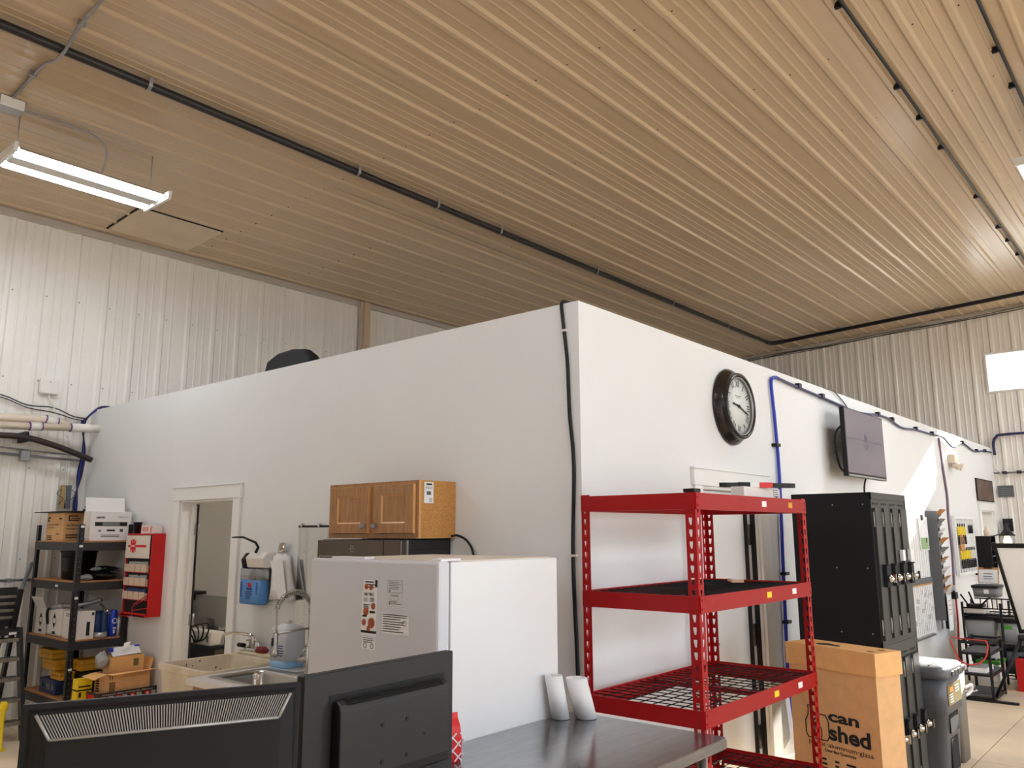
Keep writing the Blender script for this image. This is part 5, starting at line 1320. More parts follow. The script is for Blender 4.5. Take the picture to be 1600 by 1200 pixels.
f1.text('NBP5201', .245, .212, .012, t, M_GREYINK, .09, 'lettering', .002)
f1.text('N', .075, .082, .022, t, M_INK, .02, 'lettering', .002, bold=.04)
mb = MB(); f1.q(mb, .04, .335, .135, .172); f1.q(mb, .27, .298, .082, .108); f1.q(mb, .15, .225, .088, .104); f1.lines(mb, .10, .27, .055, 2, .014, .005, .05); mb.build('print', M_INK, t)
mb = MB(); f1.q(mb, .105, .265, .139, .168, .002); f1.q(mb, .278, .29, .09, .10, .002); mb.build('print_panel', M_GREYINK, t)
t = thing('clear_bag', 'crumpled clear plastic bag in front of the brown glove carton', 'bag', (3.25, 7.62, z))
def lump(mb, c, sx, sy, sz, n=14, seed=0, amp=.22):
    rnd = random.Random(seed); rs = []
    ph = [rnd.random()*6.28 for _ in range(6)]
    for i in range(9):
        v = i/8; rad = math.sin(PI*(.08+.84*v))**.7; r_ = []
        for k in range(n):
            a = 2*PI*k/n; q = rad*(1 + amp*math.sin(3*a+ph[i%3]+v*5) + amp*.6*math.sin(5*a+ph[3+i%3]))
            r_.append((c[0]+sx*q*math.cos(a), c[1]+sy*q*math.sin(a), c[2]+sz*v*(1+amp*.4*math.sin(2*a+ph[2]))))
        rs.append(r_)
    return mb.rings(rs)
lump(MB(), (3.16, 7.68, z), .07, .10, .05, seed=4).build('bag', M_BAG, t)
# --- second deck
z = HZ[1]
t = thing('waste_basket', 'black tapered plastic basket on the second shelf of the shelving', 'basket', (3.17, 7.93, z))
MB().rings([rrect(3.19, 7.92, .20, .27, .04, z), rrect(3.19, 7.92, .235, .31, .045, z+.245), rrect(3.19, 7.92, .25, .33, .05, z+.25), rrect(3.19, 7.92, .25, .33, .05, z+.262)]).build('basket', M_BLACK, t)
mb = MB()
for k in range(8): mb.box(3.068-.010*k/8, 3.075, 7.85, 8.0, z+.08+.016*k, z+.085+.016*k)
mb.build('ribs', M_GREYP, t)
MB().box(3.10, 3.12, 7.745, 7.765, z, z+.2).build('white_strip', M_SILVER, t)
for i, (c, s_, lab) in enumerate((((3.29, 7.66, z), (.15, .12, .075), 'shiny black plastic bag heap low on the second shelf'), ((3.34, 7.72, z+.07), (.13, .10, .05), 'upper of the black plastic bags on the second shelf'), ((3.15, 7.61, z), (.05, .06, .055), 'small clear wrapped bundle in front of the black bags'))):
    t = thing('plastic_bag', lab, 'bag', c)
    lump(MB(), c, s_[0], s_[1], s_[2], 18, 10+i, .2).build('bag', M_BAG if i == 2 else M_BLACKBAG, t)
    if i == 1: lump(MB(), (3.24, 7.64, z+.082), .05, .05, .035, 12, 5, .2).build('clear_wrap', M_BAG, t)
# --- third deck
z = HZ[2]
def diamond(f, mb, a, b, w_, h_):
    for s in (1, -1): mb.prism([f.p(a-w_/2, b+s*.022, .0003), f.p(a+w_/2, b+s*.022, .0003), f.p(a, b+s*h_/2, .0003)], f.n*.0012)
    f.ring(mb, a, b, w_*.62, .004, .0015, 16)
t = thing('white_carton', 'white carton with diamond print and open flap, leftmost on the third shelf', 'box', (3.1, 8.3, z))
MB().box(3.05, 3.22, 8.20, 8.44, z, z+.24).build('box', M_BOXW, t, bevel=.003)
MB().add([(3.05,8.20,z+.24),(3.05,8.44,z+.24),(3.00,8.45,z+.34),(3.00,8.19,z+.34)], [(0,1,2,3)]).build('flap', M_BOXW, t, solid=.004)
f1 = Face((3.05, 8.44, z), (0,-1,0), (0,0,1)); mb = MB(); diamond(f1, mb, .13, .13, .06, .13); f1.q(mb, .10, .17, .02, .045); mb.build('diamond_print', M_INK, t)
f1 = Face((2.996, 8.44, z+.25), (0,-1,0), (.0,0,1)); 
t = thing('white_carton', 'second white carton with diamond print, middle of the third shelf', 'box', (3.1, 7.98, z))
MB().box(3.05, 3.24, 7.84, 8.16, z, z+.25).build('box', M_BOXW, t, bevel=.02)
f1 = Face((3.05, 8.16, z), (0,-1,0), (0,0,1)); mb = MB(); diamond(f1, mb, .17, .14, .065, .14); f1.q(mb, .14, .21, .02, .045); mb.build('diamond_print', M_INK, t)
t = thing('white_case', 'white carton behind the front post with a black slot, third shelf', 'box', (3.15, 7.65, z))
MB().box(3.05, 3.215, 7.52, 7.80, z, z+.245).build('box', M_BOXW, t, bevel=.004)
f1 = Face((3.05, 7.52, z), (1,0,0), (0,0,1)); mb = MB(); f1.q(mb, .095, .125, .03, .15); f1.q(mb, .135, .155, .205, .23); mb.build('dark_slot', M_INK, t)
f1b = Face((3.05, 7.80, z), (0,-1,0), (0,0,1)); mb = MB(); f1b.lines(mb, .06, .16, .22, 2, .016, .008); mb.build('print', M_GREYINK, t)
t = thing('caulking_gun', 'long metal caulking gun lying across the white cartons', 'caulking gun', (3.15, 7.8, z+.26))
MB().tube(curve([(3.05, 8.08, z+.255), (3.08, 7.92, z+.27), (3.18, 7.75, z+.285), (3.30, 7.62, z+.33)], 6), .02, 10).build('barrel', M_GALV, t)
MB().cyl((3.055, 8.05, z+.256), (3.09, 7.90, z+.274), .028, 12).build('cartridge', M_SILVER, t)
MB().tube(curve([(3.05, 8.06, z+.25), (3.03, 8.10, z+.235), (3.035, 8.13, z+.18), (3.045, 8.12, z+.10)], 5), .013, 8).build('handle', M_BLACK, t)
MB().obox((3.30, 7.56, z+.26), (.02, .14, .012), Matrix.Rotation(.5, 3, 'X')).build('trigger', M_GALV, t)
MB().tube([(3.27, 7.60, z+.29), (3.33, 7.56, z+.24), (3.37, 7.54, z+.20)], .008, 6).build('rod', M_CHROME, t)
for i, (x, y, lab, m_) in enumerate(((3.265, 7.60, 'left dark blue bottle beside the white carton', M_BLUE), (3.325, 7.585, 'right dark blue bottle beside the bright blue can', M_BLUE))):
    t = thing('blue_bottle', lab, 'bottle', (x, y, z))
    MB().lathe([(0,0),(.033,0),(.035,.01),(.035,.19),(.032,.2),(.032,.215)], (x, y, z), n=18, caps=False).build('body', m_, t)
    MB().lathe([(0,.214),(.034,.214),(.034,.235),(0,.237)], (x, y, z), n=18, caps=False).build('cap', M_BLUE, t)
t = thing('spray_can', 'bright blue can with white lettering on the third shelf', 'can', (3.395, 7.56, z))
MB().lathe([(0,0),(.034,0),(.036,.008),(.036,.215),(.03,.23),(.03,.235),(0,.237)], (3.395, 7.56, z), n=20, caps=False).build('can', M_BLUECAN, t)
f1 = Face((3.365, 7.5235, z), (1,0,0), (0,0,1)); mb = MB(); f1.ring(mb, .03, .14, .024, .006, .002); f1.q(mb, .018, .045, .07, .082, .002); f1.q(mb, .022, .036, .03, .06, .002); mb.build('white_mark', M_PAPER, t)
for x, lab, m_ in ((3.44, 'slim white tube right of the bright blue can', M_PVCW), (3.465, 'slim dark tube at the right end of the third shelf', M_GREYP)):
    t = thing('sealant_tube', lab, 'tube', (x, 7.54, z)); hh = .18 if m_ is M_PVCW else .14
    MB().lathe([(0,0),(.012,0),(.012,hh*.8),(.005,hh*.85),(.004,hh),(0,hh)], (x, 7.54, z), n=12, caps=False).build('tube', m_, t)
    MB().lathe([(0,hh-.012),(.0065,hh-.012),(.006,hh+.004),(0,hh+.005)], (x, 7.54, z), n=10, caps=False).build('cap', M_SILVER, t)
t = thing('tape_roll', 'silver duct tape roll lying in front of the blue bottles', 'tape', (3.27, 7.53, z))
MB().lathe([(.038,0),(.062,0),(.062,.048),(.038,.048),(.038,0)], (3.28, 7.545, z+.0005), n=24, caps=False).build('roll', M_SILVER, t)
# --- bottom deck
z = HZ[3]
cases = (((3.10, 8.10, z+.30), (.12, .30, .085), M_YELLOW, 'top yellow tool case of the stack on the bottom shelf'), ((3.12, 8.05, z+.205), (.13, .30, .09), M_YELLOW, 'middle yellow tool case of the stack on the bottom shelf'),
         ((3.13, 7.90, z+.13), (.13, .22, .07), M_YELLOW, 'small yellow tool case resting above the blue case'), ((3.12, 8.02, z+.002), (.14, .36, .125), mat('navy_case', (30, 46, 88), .45), 'dark blue tool case under the yellow cases'),
         ((3.30, 7.80, z+.20), (.18, .18, .10), M_YELLOW, 'yellow tool case behind the front post of the shelving'), ((3.31, 7.75, z+.002), (.2, .2, .19), M_BLACKM, 'black case low at the back of the bottom shelf'))
for c, s_, m_, lab in cases:
    t = thing('tool_case', lab, 'case', c, .0, None)
    MB().box(c[0]-s_[0]/2, c[0]+s_[0]/2, c[1]-s_[1]/2, c[1]+s_[1]/2, c[2], c[2]+s_[2]*.55).build('base', m_, t, bevel=.008)
    MB().box(c[0]-s_[0]/2-.003, c[0]+s_[0]/2+.003, c[1]-s_[1]/2-.003, c[1]+s_[1]/2+.003, c[2]+s_[2]*.55, c[2]+s_[2]).build('lid', m_, t, bevel=.008)
    for q in (-.28, .28): MB().box(c[0]-s_[0]/2-.010, c[0]-s_[0]/2-.002, c[1]+s_[1]*q-.012, c[1]+s_[1]*q+.012, c[2]+s_[2]*.35, c[2]+s_[2]*.72).build('latch', m_, t, bevel=.002)
    if 'blue' in lab and 'dark' in lab: MB().box(c[0]-s_[0]/2-.006, c[0]-s_[0]/2-.0005, c[1]-.14, c[1]+.0, c[2]+.04, c[2]+.09).build('paper_label', M_GREYINK, t)

OFF = V((0, 0, 0))
# boxes on a low bench in front of the shelving
t = thing('low_bench', 'low bench of tan boards in front of the shelving holding cartons', 'bench', (3.40, 7.16, 0))
MB().box(3.06, 3.62, 6.93, 7.49, .335, .36).build('top', M_SHELFBOARD, t)
for x in (3.09, 3.58):
    for y in (6.97, 7.45): MB().box(x-.02, x+.02, y-.02, y+.02, 0, .335).build('leg', M_TAN, t)
def orient_box(t, c, ang, w_, d_, h_, m_, name='box', open_top=False):
    R = rotz(ang); mb = MB()
    if open_top:
        q = .004; mb.box(-w_/2, w_/2, -d_/2, -d_/2+q, 0, h_).box(-w_/2, w_/2, d_/2-q, d_/2, 0, h_).box(-w_/2, -w_/2+q, -d_/2+q, d_/2-q, 0, h_).box(w_/2-q, w_/2, -d_/2+q, d_/2-q, 0, h_).box(-w_/2+q, w_/2-q, -d_/2+q, d_/2-q, 0, q)
    else: mb.box(-w_/2, w_/2, -d_/2, d_/2, 0, h_)
    place(mb, R, c); b = mb.build(name, m_, t)
    f = lambda o, u: Face(V(c) + R @ V(o), R @ V(u), (0,0,1))
    return b, f((-w_/2, -d_/2, 0), (1,0,0)), f((-w_/2, d_/2, 0), (0,-1,0))
z = .36
t = thing('tray_carton', 'shallow dark printed carton tray with white slogan and red panels', 'box', (3.36, 7.33, z))
b, fa, fb_ = orient_box(t, (3.40, 7.30, z), .03, .52, .24, .085, mat('dark_print_card', (52, 46, 42), .6), 'tray', True)
fa.text('And gonein 60sec. Find out the difference.', .03, .062, .011, t, M_PAPER, .44, 'lettering', .002)
for a in (.03, .15, .27, .40):
    mb = MB(); fa.q(mb, a, a+.045, .018, .052, .0015); mb.build('red_panel', M_REDINK, t)
mb = MB()
for a in (.085, .205, .325, .455): fa.lines(mb, a, a+.05, .05, 4, .009, .004)
for a in (.04, .16, .28, .41): fa.disc(mb, a+.012, .035, .009, .002)
mb.build('print', M_PAPER, t)
mb = MB(); fb_.q(mb, .05, .17, .015, .065, .0015); mb.build('red_panel', M_REDINK, t)
t = thing('shipping_carton', 'open brown shipping carton in the dark printed tray', 'box', (3.40, 7.32, z+.006))
b, fa, fb_ = orient_box(t, (3.40, 7.31, z+.006), .03, .38, .20, .22, M_CARD, 'box', True)
mb = MB(); fa.lines(mb, .03, .085, .15, 9, .011, .006, .1); fa.q(mb, .03, .035, .17, .21); fa.q(mb, .05, .055, .17, .21); fb_.lines(mb, .03, .1, .18, 6, .02, .012); mb.build('print', M_INK, t)
R = rotz(.03)
for pts_ in ([(-.19,-.10,.22),(-.19,.10,.22),(-.30,.10,.20),(-.30,-.12,.19)], [(.19,-.10,.22),(.19,.10,.22),(.22,.11,.31),(.22,-.09,.31)], [(-.19,-.10,.22),(.19,-.10,.22),(.21,-.17,.225),(-.17,-.17,.215)]):
    MB().add([R @ V(p) + V((3.40, 7.31, z+.006)) for p in pts_], [(0,1,2,3)]).build('flap', M_CARDL, t, solid=.003)
t = thing('small_carton', 'smaller brown carton with blue and white lining inside the shipping carton', 'box', (3.42, 7.34, z+.2))
b, fa, fb_ = orient_box(t, (3.41, 7.33, z+.012), .0, .28, .14, .34, M_CARDL, 'box', True)
mb = MB(); fa.q(mb, .19, .235, .25, .31); mb.build('green_print', M_OLIVE, t)
t = thing('papers', 'white papers with blue corners sticking up from the small carton', 'papers', (3.41, 7.33, z+.3))
MB().add([(3.29,7.28,z+.352),(3.53,7.28,z+.362),(3.54,7.37,z+.425),(3.30,7.39,z+.41)], [(0,1,2,3)]).build('sheet', M_PAPER, t, solid=.002)
MB().add([(3.38,7.30,z+.40),(3.43,7.30,z+.41),(3.45,7.32,z+.46),(3.40,7.33,z+.45)], [(0,1,2,3)]).build('sheet', M_PAPER, t, solid=.002)
mb = MB().obox((3.525,7.36,z+.418), (.04,.03,.012)).obox((3.30,7.35,z+.40), (.03,.03,.03)); mb.build('blue_corner', M_BLUECAN, t)
lump(MB(), (3.22, 7.33, z+.26), .05, .06, .13, 12, 8, .25).build('clear_wrap', M_BAG, t)
t = thing('yellow_carton', 'bright yellow tool carton left of the shipping carton', 'box', (3.11, 7.42, z))
MB().obox((3.12, 7.43, z+.14), (.12, .10, .085)).obox((3.12, 7.43, z+.05), (.12, .10, .085)).build('box', M_YELLOWB, t, bevel=.003)
mb = MB().obox((3.12, 7.379, z+.125), (.10, .002, .012)).obox((3.085, 7.379, z+.06), (.02, .002, .04)); mb.build('print', M_INK, t)
MB().obox((3.12, 7.43, z+.0955), (.122, .102, .012)).build('dark_band', M_BLACKM, t)

# rolling ladder at far left
t = thing('step_ladder', 'black rolling step ladder with worn treads at the left edge', 'ladder', (2.7, 8.3, 0))
lx0, lx1 = 2.40, 2.90
for x in (lx0, lx1):
    MB().prism([(x-.015, 7.96, 0), (x-.015, 8.04, 0), (x-.015, 8.36, .92), (x-.015, 8.28, .92)], (.03, 0, 0)).build('side_rail', M_BLACKMETAL, t)
    MB().prism([(x-.015, 8.70, 0), (x-.015, 8.76, 0), (x-.015, 8.40, 1.25), (x-.015, 8.34, 1.25)], (.03, 0, 0)).build('rear_rail', M_BLACKMETAL, t)
for k, zz in enumerate((.16, .34, .51, .67, .83)):
    y = 7.98 + zz*.345
    tr = MB().box(lx0+.015, lx1-.015, y, y+.12, zz-.012, zz).build('tread', M_BLACKMETAL, t)
    MB().box(lx0+.015, lx1-.015, y-.006, y+.006, zz-.03, zz+.002).build('tread_edge', mat('worn_edge', (122, 112, 100), .5, var=.2, scale=30), tr)
MB().box(lx0+.01, lx1-.01, 8.26, 8.5, .86, .90).build('top_box', M_BLACKMETAL, t, bevel=.01)
MB().box(lx1-.1, lx1-.04, 8.255, 8.262, .865, .885).build('sticker', M_PAPER, t)
for k in range(4):
    MB().box(lx1-.18, lx1+.02, 8.52, 8.55, .98+.062*k, 1.005+.062*k).build('rung', mat('worn_edge', (122, 112, 100), .5), t)
MB().box(lx1-.2, lx1+.03, 8.54, 8.58, .88, 1.26).build('back_plate', M_BLACKMETAL, t)
MB().cyl((lx1+.02, 8.0, .055), (lx1+.05, 8.0, .055), .055, 16).build('wheel', M_TAUPE, t)
t = thing('pole', 'long grey pole leaning on the left wall in front of the ladder', 'pole', (2.45, 8.0, 0))
MB().cyl((2.36, 7.85, .012), (3.19, 8.99, 1.46), .017, 10).build('shaft', mat('grey_pole', (118, 120, 122), .4), t)
MB().cyl((2.36, 7.85, .01), (2.383, 7.882, .05), .021, 10).build('foot', M_BLACK, t)
t = thing('hand_tool', 'small yellow knobbed tool standing at the left edge near the ladder', 'tool', (2.66, 7.80, 0))
MB().lathe([(0,0),(.05,0),(.05,.01),(.018,.014),(.018,.30),(.034,.32),(.034,.36),(.02,.38),(0,.38)], (2.66, 7.80, 0), n=14, caps=False).build('grip', M_YELLOWB, t)

# ================================================================== OFFICE SEEN THROUGH THE LEFT DOORWAY
t = thing('office_desk', 'dark desk with tangled cables inside the left doorway', 'desk', (4.6, 7.6, 0))
MB().box(4.05, 5.3, 7.05, 8.2, .70, .73).build('desktop', M_BLACKM, t)
for x in (4.1, 5.25):
    for y in (7.1, 8.15): MB().box(x-.02, x+.02, y-.02, y+.02, 0, .70).build('leg', M_BLACKMETAL, t)
MB().box(4.06, 4.08, 7.05, 8.2, .3, .7).build('modesty_panel', M_BLACKM, t)
t = thing('desk_monitor', 'grey back of a desk monitor with ring logo in the left doorway', 'monitor', (4.3, 7.45, .73))
R = rotz(0.12)
place(MB().box(0, .03, -.35, .35, .13, .42), R, (4.30, 7.50, .73)).build('back_shell', mat('light_grey_shell', (150, 148, 144), .5), t, bevel=.006)
place(MB().box(.03, .04, -.34, .34, .14, .41), R, (4.30, 7.50, .73)).build('screen', M_GLASSBLK, t)
place(MB().box(.0, .05, -.06, .06, .02, .2).box(-.08, .12, -.12, .12, .002, .02), R, (4.30, 7.50, .73)).build('stand', M_GREYP, t)
fo = Face(V((4.30, 7.50, .73)) + R @ V((-.001, .35, .13)), R @ V((0,-1,0)), (0,0,1)); mb = MB(); fo.ring(mb, .10, .135, .042, .006, .0015, 28); mb.build('ring_emblem', M_GREYINK, t)
fo.text('hp', .078, .12, .03, t, M_GREYINK, .044, 'lettering', .002)
t = thing('webcam', 'small black webcam clipped on top of the desk monitor', 'webcam', (4.3, 7.74, 1.15))
MB().box(4.24, 4.33, 7.66, 7.82, 1.152, 1.185).box(4.22, 4.26, 7.74, 7.80, 1.10, 1.15).build('body', M_BLACK, t, bevel=.006)
t = thing('projector', 'white low device with ports on the office desk', 'projector', (4.16, 7.35, .73))
MB().box(4.08, 4.22, 7.10, 7.60, .7305, .85).build('body', M_PVCW, t, bevel=.01)
mb = MB()
for k in range(5): mb.box(4.0785, 4.081, 7.30+.03*k, 7.315+.03*k, .79, .80)
mb.box(4.0785, 4.081, 7.14, 7.17, .76, .82); mb.build('ports', M_GREYP, t)
t = thing('desk_cables', 'tangle of black cables on the office desk by the doorway', 'cable', (4.15, 7.7, .73))
for k in range(5):
    MB().tube(curve([(4.08+.02*k, 7.85-.1*k, .742), (4.10+.05*random.random(), 7.7, .80+.05*random.random()), (4.07, 7.55-.1*k, .85+.02*k), (4.06, 7.40-.06*k, .80), (4.065, 7.36, .745)], 5), .007, 6).build('cable', M_BLACK, t)

# ================================================================== FAR RIGHT END
t = thing('schedule_board', 'upper white schedule board with ruled columns beyond the lockers', 'board', (9.9, CY, 1.2))
MB().box(9.2, 10.5, CY-.022, CY-.001, 1.20, 1.99).build('board', M_WTRIM, t)
fb = Face((9.2, CY-.0222, 1.20), (1,0,0), (0,0,1)); mb = MB()
for k in range(14): fb.q(mb, .05+.09*k, .054+.09*k, .02, .77)
mb.build('rules', M_GREYINK, t)
MB().box(9.2, 10.5, CY-.05, CY-.022, 1.155, 1.215).build('tray', M_GREYP, t)
t = thing('planner_board', 'lower white planner board full of pencilled notes beyond the lockers', 'board', (9.9, CY, .6))
MB().box(9.2, 10.58, CY-.022, CY-.001, .60, 1.13).build('board', M_WTRIM, t)
MB().box(9.2, 10.58, CY-.03, CY-.001, 1.13, 1.15).build('top_rail', M_OAKL, t)
MB().box(9.6, 10.4, CY-.06, CY-.022, .575, .60).build('tray', M_GALV, t)
fb = Face((9.2, CY-.0222, .60), (1,0,0), (0,0,1)); mb = MB()
for k in range(18): fb.q(mb, .04+.075*k, .043+.075*k, .02, .52)
for k in range(40):
    a = .3+1.0*random.random(); b = .04+.42*random.random(); fb.line(mb, [(a,b),(a+.05,b+.01),(a+.05,b+.04),(a,b+.035),(a,b)], .003)
mb.build('pencil_notes', M_GREYINK, t)
t = thing('pinned_sheet', 'small green and white chart clipped over the schedule board', 'chart', (10.35, CY, 1.6))
MB().box(10.20, 10.56, CY-.034, CY-.026, 1.52, 1.90).build('sheet', M_PAPER, t)
MB().box(10.22, 10.54, CY-.0355, CY-.034, 1.53, 1.66).build('green_print', mat('pale_green_print', (150, 178, 130), .6), t)
MB().box(10.30, 10.36, CY-.045, CY-.034, 1.86, 1.92).box(10.44, 10.47, CY-.037, CY-.034, 1.60, 1.66).build('clip', M_BLACK, t)

t = thing('brochure_rack', 'tall dark grey rack of leaflets mounted on the right wall', 'rack', (10.9, 2.57, .72))
MB().box(10.64, 10.67, 2.49, CY-.001, .72, 1.97).build('side_panel', M_GREYP, t)
MB().box(10.67, 10.97, CY-.03, CY-.001, .72, 1.97).build('back_panel', M_GREYP, t)
MB().box(10.97, 10.99, 2.545, CY-.001, .72, 1.97).build('side_panel', M_GREYP, t)
for k in range(9):
    z = .98 + k*.11
    MB().add([(10.67, 2.575, z), (10.97, 2.575, z), (10.97, 2.51, z+.07), (10.67, 2.51, z+.07)], [(0,1,2,3)]).build('pocket', M_SMOKE, t, solid=.006)
for k in range(9):
    z = .985 + k*.11
    for j in range(1):
        x = 10.69; m_ = (M_PAPER, M_CORK, M_GREYINK)[(k*2+j) % 3] if k > 3 else (M_CORK, M_CARDIN, M_PAPER)[(k+j) % 3]
        tier = ('lowest', 'second lowest', 'third lowest', 'fourth lowest', 'middle', 'fourth highest', 'third highest', 'second highest', 'highest')[k]
        l = thing('leaflet', '%s leaflet in the %s pocket of the dark grey wall rack' % ({M_PAPER.name: 'white', M_CORK.name: 'tan', M_GREYINK.name: 'grey', M_CARDIN.name: 'buff'}[m_.name], tier), 'leaflet', (x, 2.47, z), 0, 'leaflets in the wall rack')
        MB().add([(x, 2.57, z+.015), (x+.25, 2.57, z+.015), (x+.25, 2.47-.03*random.random(), z+.125), (x, 2.47-.03*random.random(), z+.125)], [(0,1,2,3)]).build('sheet', m_, l, solid=.008)
t = thing('paper_strip', 'long white paper strip hanging below the leaflet rack', 'paper', (10.75, 2.52, .6))
MB().box(10.68, 10.86, 2.465, 2.472, .60, 1.0).build('sheet', M_PAPER, t)
fb = Face((10.68, 2.4645, .60), (1,0,0), (0,0,1)); mb = MB(); fb.lines(mb, .03, .15, .34, 4, .05, .012); mb.build('print', M_PINK, t)
MB().box(10.9, 11.0, 2.53, 2.56, .6, .96).build('dark_strip', M_BLACK, t)
t.children[2].name = 'hanger_strip'

t = thing('key_board', 'white wire grid board of keys with yellow tags on the right wall', 'key board', (12.4, CY, 1.5))
mb = MB()
for k in range(8): mb.cyl((11.88+.15*k, CY-.035, 1.19), (11.88+.15*k, CY-.035, 1.90), .006, 6)
for k in range(6): mb.cyl((11.88, CY-.03, 1.19+.142*k), (12.93, CY-.03, 1.19+.142*k), .006, 6)
mb.build('wire_grid', M_WTRIM, t)
mb = MB().box(11.86, 12.95, CY-.05, CY-.01, 1.89, 1.93).box(11.86, 12.95, CY-.05, CY-.01, 1.165, 1.20).box(11.86, 11.90, CY-.05, CY-.01, 1.2, 1.89).box(12.92, 12.95, CY-.05, CY-.01, 1.2, 1.89)
mb.build('frame', M_WTRIM, t)
for row, (z, xs_) in enumerate(((1.80, [11.97+.09*k for k in range(5)]), (1.49, [12.03+.095*k for k in range(9)]))):
    for n_, x in enumerate(xs_):
        l = thing('key_tag', '%s tagged key set, %s from the left on the %s row of the key board' % ('yellow' if (row == 0 or x < 12.6) else 'white', ('first','second','third','fourth','fifth','sixth','seventh','eighth','ninth')[n_], 'upper' if row == 0 else 'lower'), 'keys', (x, CY-.05, z-.2), 0, 'keys on the %s row' % ('upper' if row == 0 else 'lower'))
        MB().box(x-.03, x+.03, CY-.062, CY-.05, z-.12, z-.01).build('tag', M_YELLOWB if (row == 0 or x < 12.6) else M_PVCW, l)
        MB().box(x-.028, x+.028, CY-.066, CY-.05, z-.24, z-.14).build('key_fob', M_BLACK, l, bevel=.004)
        MB().cyl((x, CY-.056, z-.15), (x, CY-.056, z+.03), .007, 6).build('hook', M_BLACK, l)
t = thing('cork_disc', 'round tan disc hung on the left of the wire key board', 'disc', (12.1, CY-.05, 1.5))
MB().cyl((12.10, CY-.045, 1.575), (12.10, CY-.065, 1.575), .115, 24).build('disc', M_CORK, t)
for k in range(3):
    l = thing('loose_key', '%s of three small dark keys at upper right of the key board' % ('left', 'middle', 'right')[k], 'key', (12.6+.09*k, CY-.05, 1.75), 0, 'loose keys at upper right')
    MB().cyl((12.62+.09*k, CY-.05, 1.70), (12.62+.09*k, CY-.05, 1.80), .01, 6).lathe([(.0,0),(.02,0),(.02,.006),(0,.006)], (12.62+.09*k, CY-.05, 1.80), (0,-1,0), 10, caps=False).build('key', M_BLACK, l)
t = thing('flame_poster', 'dark poster of a fiery engine above the far door', 'poster', (14.1, CY, 2.16))
MB().box(13.56, 14.72, CY-.02, CY-.001, 2.17, 2.50).build('frame', M_BLACKM, t)
MB().box(13.58, 14.70, CY-.022, CY-.019, 2.185, 2.485).build('print', M_PHOTO, t)
t = thing('grey_placard', 'small grey placard beside the fiery poster at the wall end', 'sign', (14.9, CY, 2.2))
MB().box(XF-.03, XF-.012, 2.36, 2.58, 2.26, 2.44).build('plate', M_GREYP, t)
fb = Face((XF-.031, 2.57, 2.26), (0,-1,0), (0,0,1)); mb = MB(); fb.lines(mb, .03, .18, .14, 4, .03, .012); mb.build('print', M_GREYINK, t)
t = thing('wall_lantern', 'black bell-shaped wall lantern with glowing bulb on the far wall', 'lamp', (14.95, 2.49, 1.6))
MB().lathe([(.012,.30),(.02,.26),(.03,.25),(.035,.20),(.06,.15),(.10,.11),(.125,.085),(.12,.085),(.06,.14),(0,.16)], (14.85, 2.49, 1.57), n=20, caps=False).build('bell_shade', M_BLACKMETAL, t)
MB().lathe([(.10,.085),(.115,.02),(.10,-.05),(.07,-.09)], (14.85, 2.49, 1.57), n=18, caps=False).build('glass_globe', M_CLEAR, t)
MB().lathe([(.02,.10),(.03,.05),(.045,0),(.04,-.03),(0,-.05)], (14.85, 2.49, 1.57), n=14, caps=False).build('bulb', mat('warm_bulb', (255, 238, 200), .3, emit=1.5), t)
MB().box(14.85, XF-.018, 2.475, 2.505, 1.82, 1.85).box(XF-.03, XF-.005, 2.42, 2.56, 1.72, 1.92).build('wall_bracket', M_BLACKMETAL, t)
t = thing('letter_sorter', 'black slanted-tier literature sorter on the wall by the far door', 'sorter', (13.1, 2.45, 1.13))
MB().box(12.97, 12.99, 2.38, CY-.002, 1.13, 1.66).build('side_panel', M_BLACK, t)
MB().box(13.28, 13.30, 2.38, CY-.002, 1.13, 1.66).build('side_panel', M_BLACK, t)
for k in range(6):
    z = 1.14 + .09*k
    MB().add([(12.99,2.60,z-.0),(13.28,2.60,z-.0),(13.28,2.37,z+.075),(12.99,2.37,z+.075)], [(0,1,2,3)]).build('tier', M_BLACK, t, solid=.006)
for k, lab in ((2, 'white sheet in the lower tier of the black sorter'), (5, 'dark folder on the top tier of the black sorter')):
    z = 1.15 + .09*k; l = thing('document', lab, 'paper', (13.2, 2.4, z))
    MB().add([(13.01,2.55,z+.012),(13.25,2.55,z+.012),(13.25,2.27,z+.09),(13.01,2.27,z+.09)], [(0,1,2,3)]).build('sheet', M_PAPER if k == 2 else M_BLACKM, l, solid=.004)
t = thing('white_cup', 'small white bottle on top of the black sorter', 'bottle', (13.02, 2.4, 1.66))
MB().lathe([(0,0),(.04,0),(.04,.08),(.02,.10),(.02,.13),(0,.13)], (12.995, 2.42, 1.66), n=12, caps=False).build('bottle', M_PVC, t)

# --- wire shelving with bins
WX0, WX1 = 11.15, 11.65; WYA, WYB = 1.30, 2.42
t = thing('wire_shelving', 'black wire shelving holding grey totes and batteries at far right', 'shelving', (11.4, 1.86, 0))
for x in (WX0, WX1):
    for y in (WYA, (WYA+WYB)/2+.16, WYB):
        MB().cyl((x, y, 0), (x, y, .90), .014, 10).build('post', M_BLACK, t)
WZ = (.10, .43, .76)
for z in WZ:
    mb = MB()
    for x in (WX0, WX1):
        mb.cyl((x, WYA, z), (x, WYB, z), .008, 6).cyl((x, WYA, z-.035), (x, WYB, z-.035), .006, 6)
    for y in (WYA, WYB): mb.cyl((WX0, y, z), (WX1, y, z), .008, 6)
    for k in range(22): y = WYA + (WYB-WYA)*(k+.5)/22; mb.cyl((WX0, y, z+.002), (WX1, y, z+.002), .003, 5)
    mb.build('wire_shelf', M_BLACK, t)
mb = MB()
for y in (2.05, 2.1, 2.15, 2.0, 2.22): mb.cyl((WX0, y, .83), (WX0, y, .95), .006, 6)
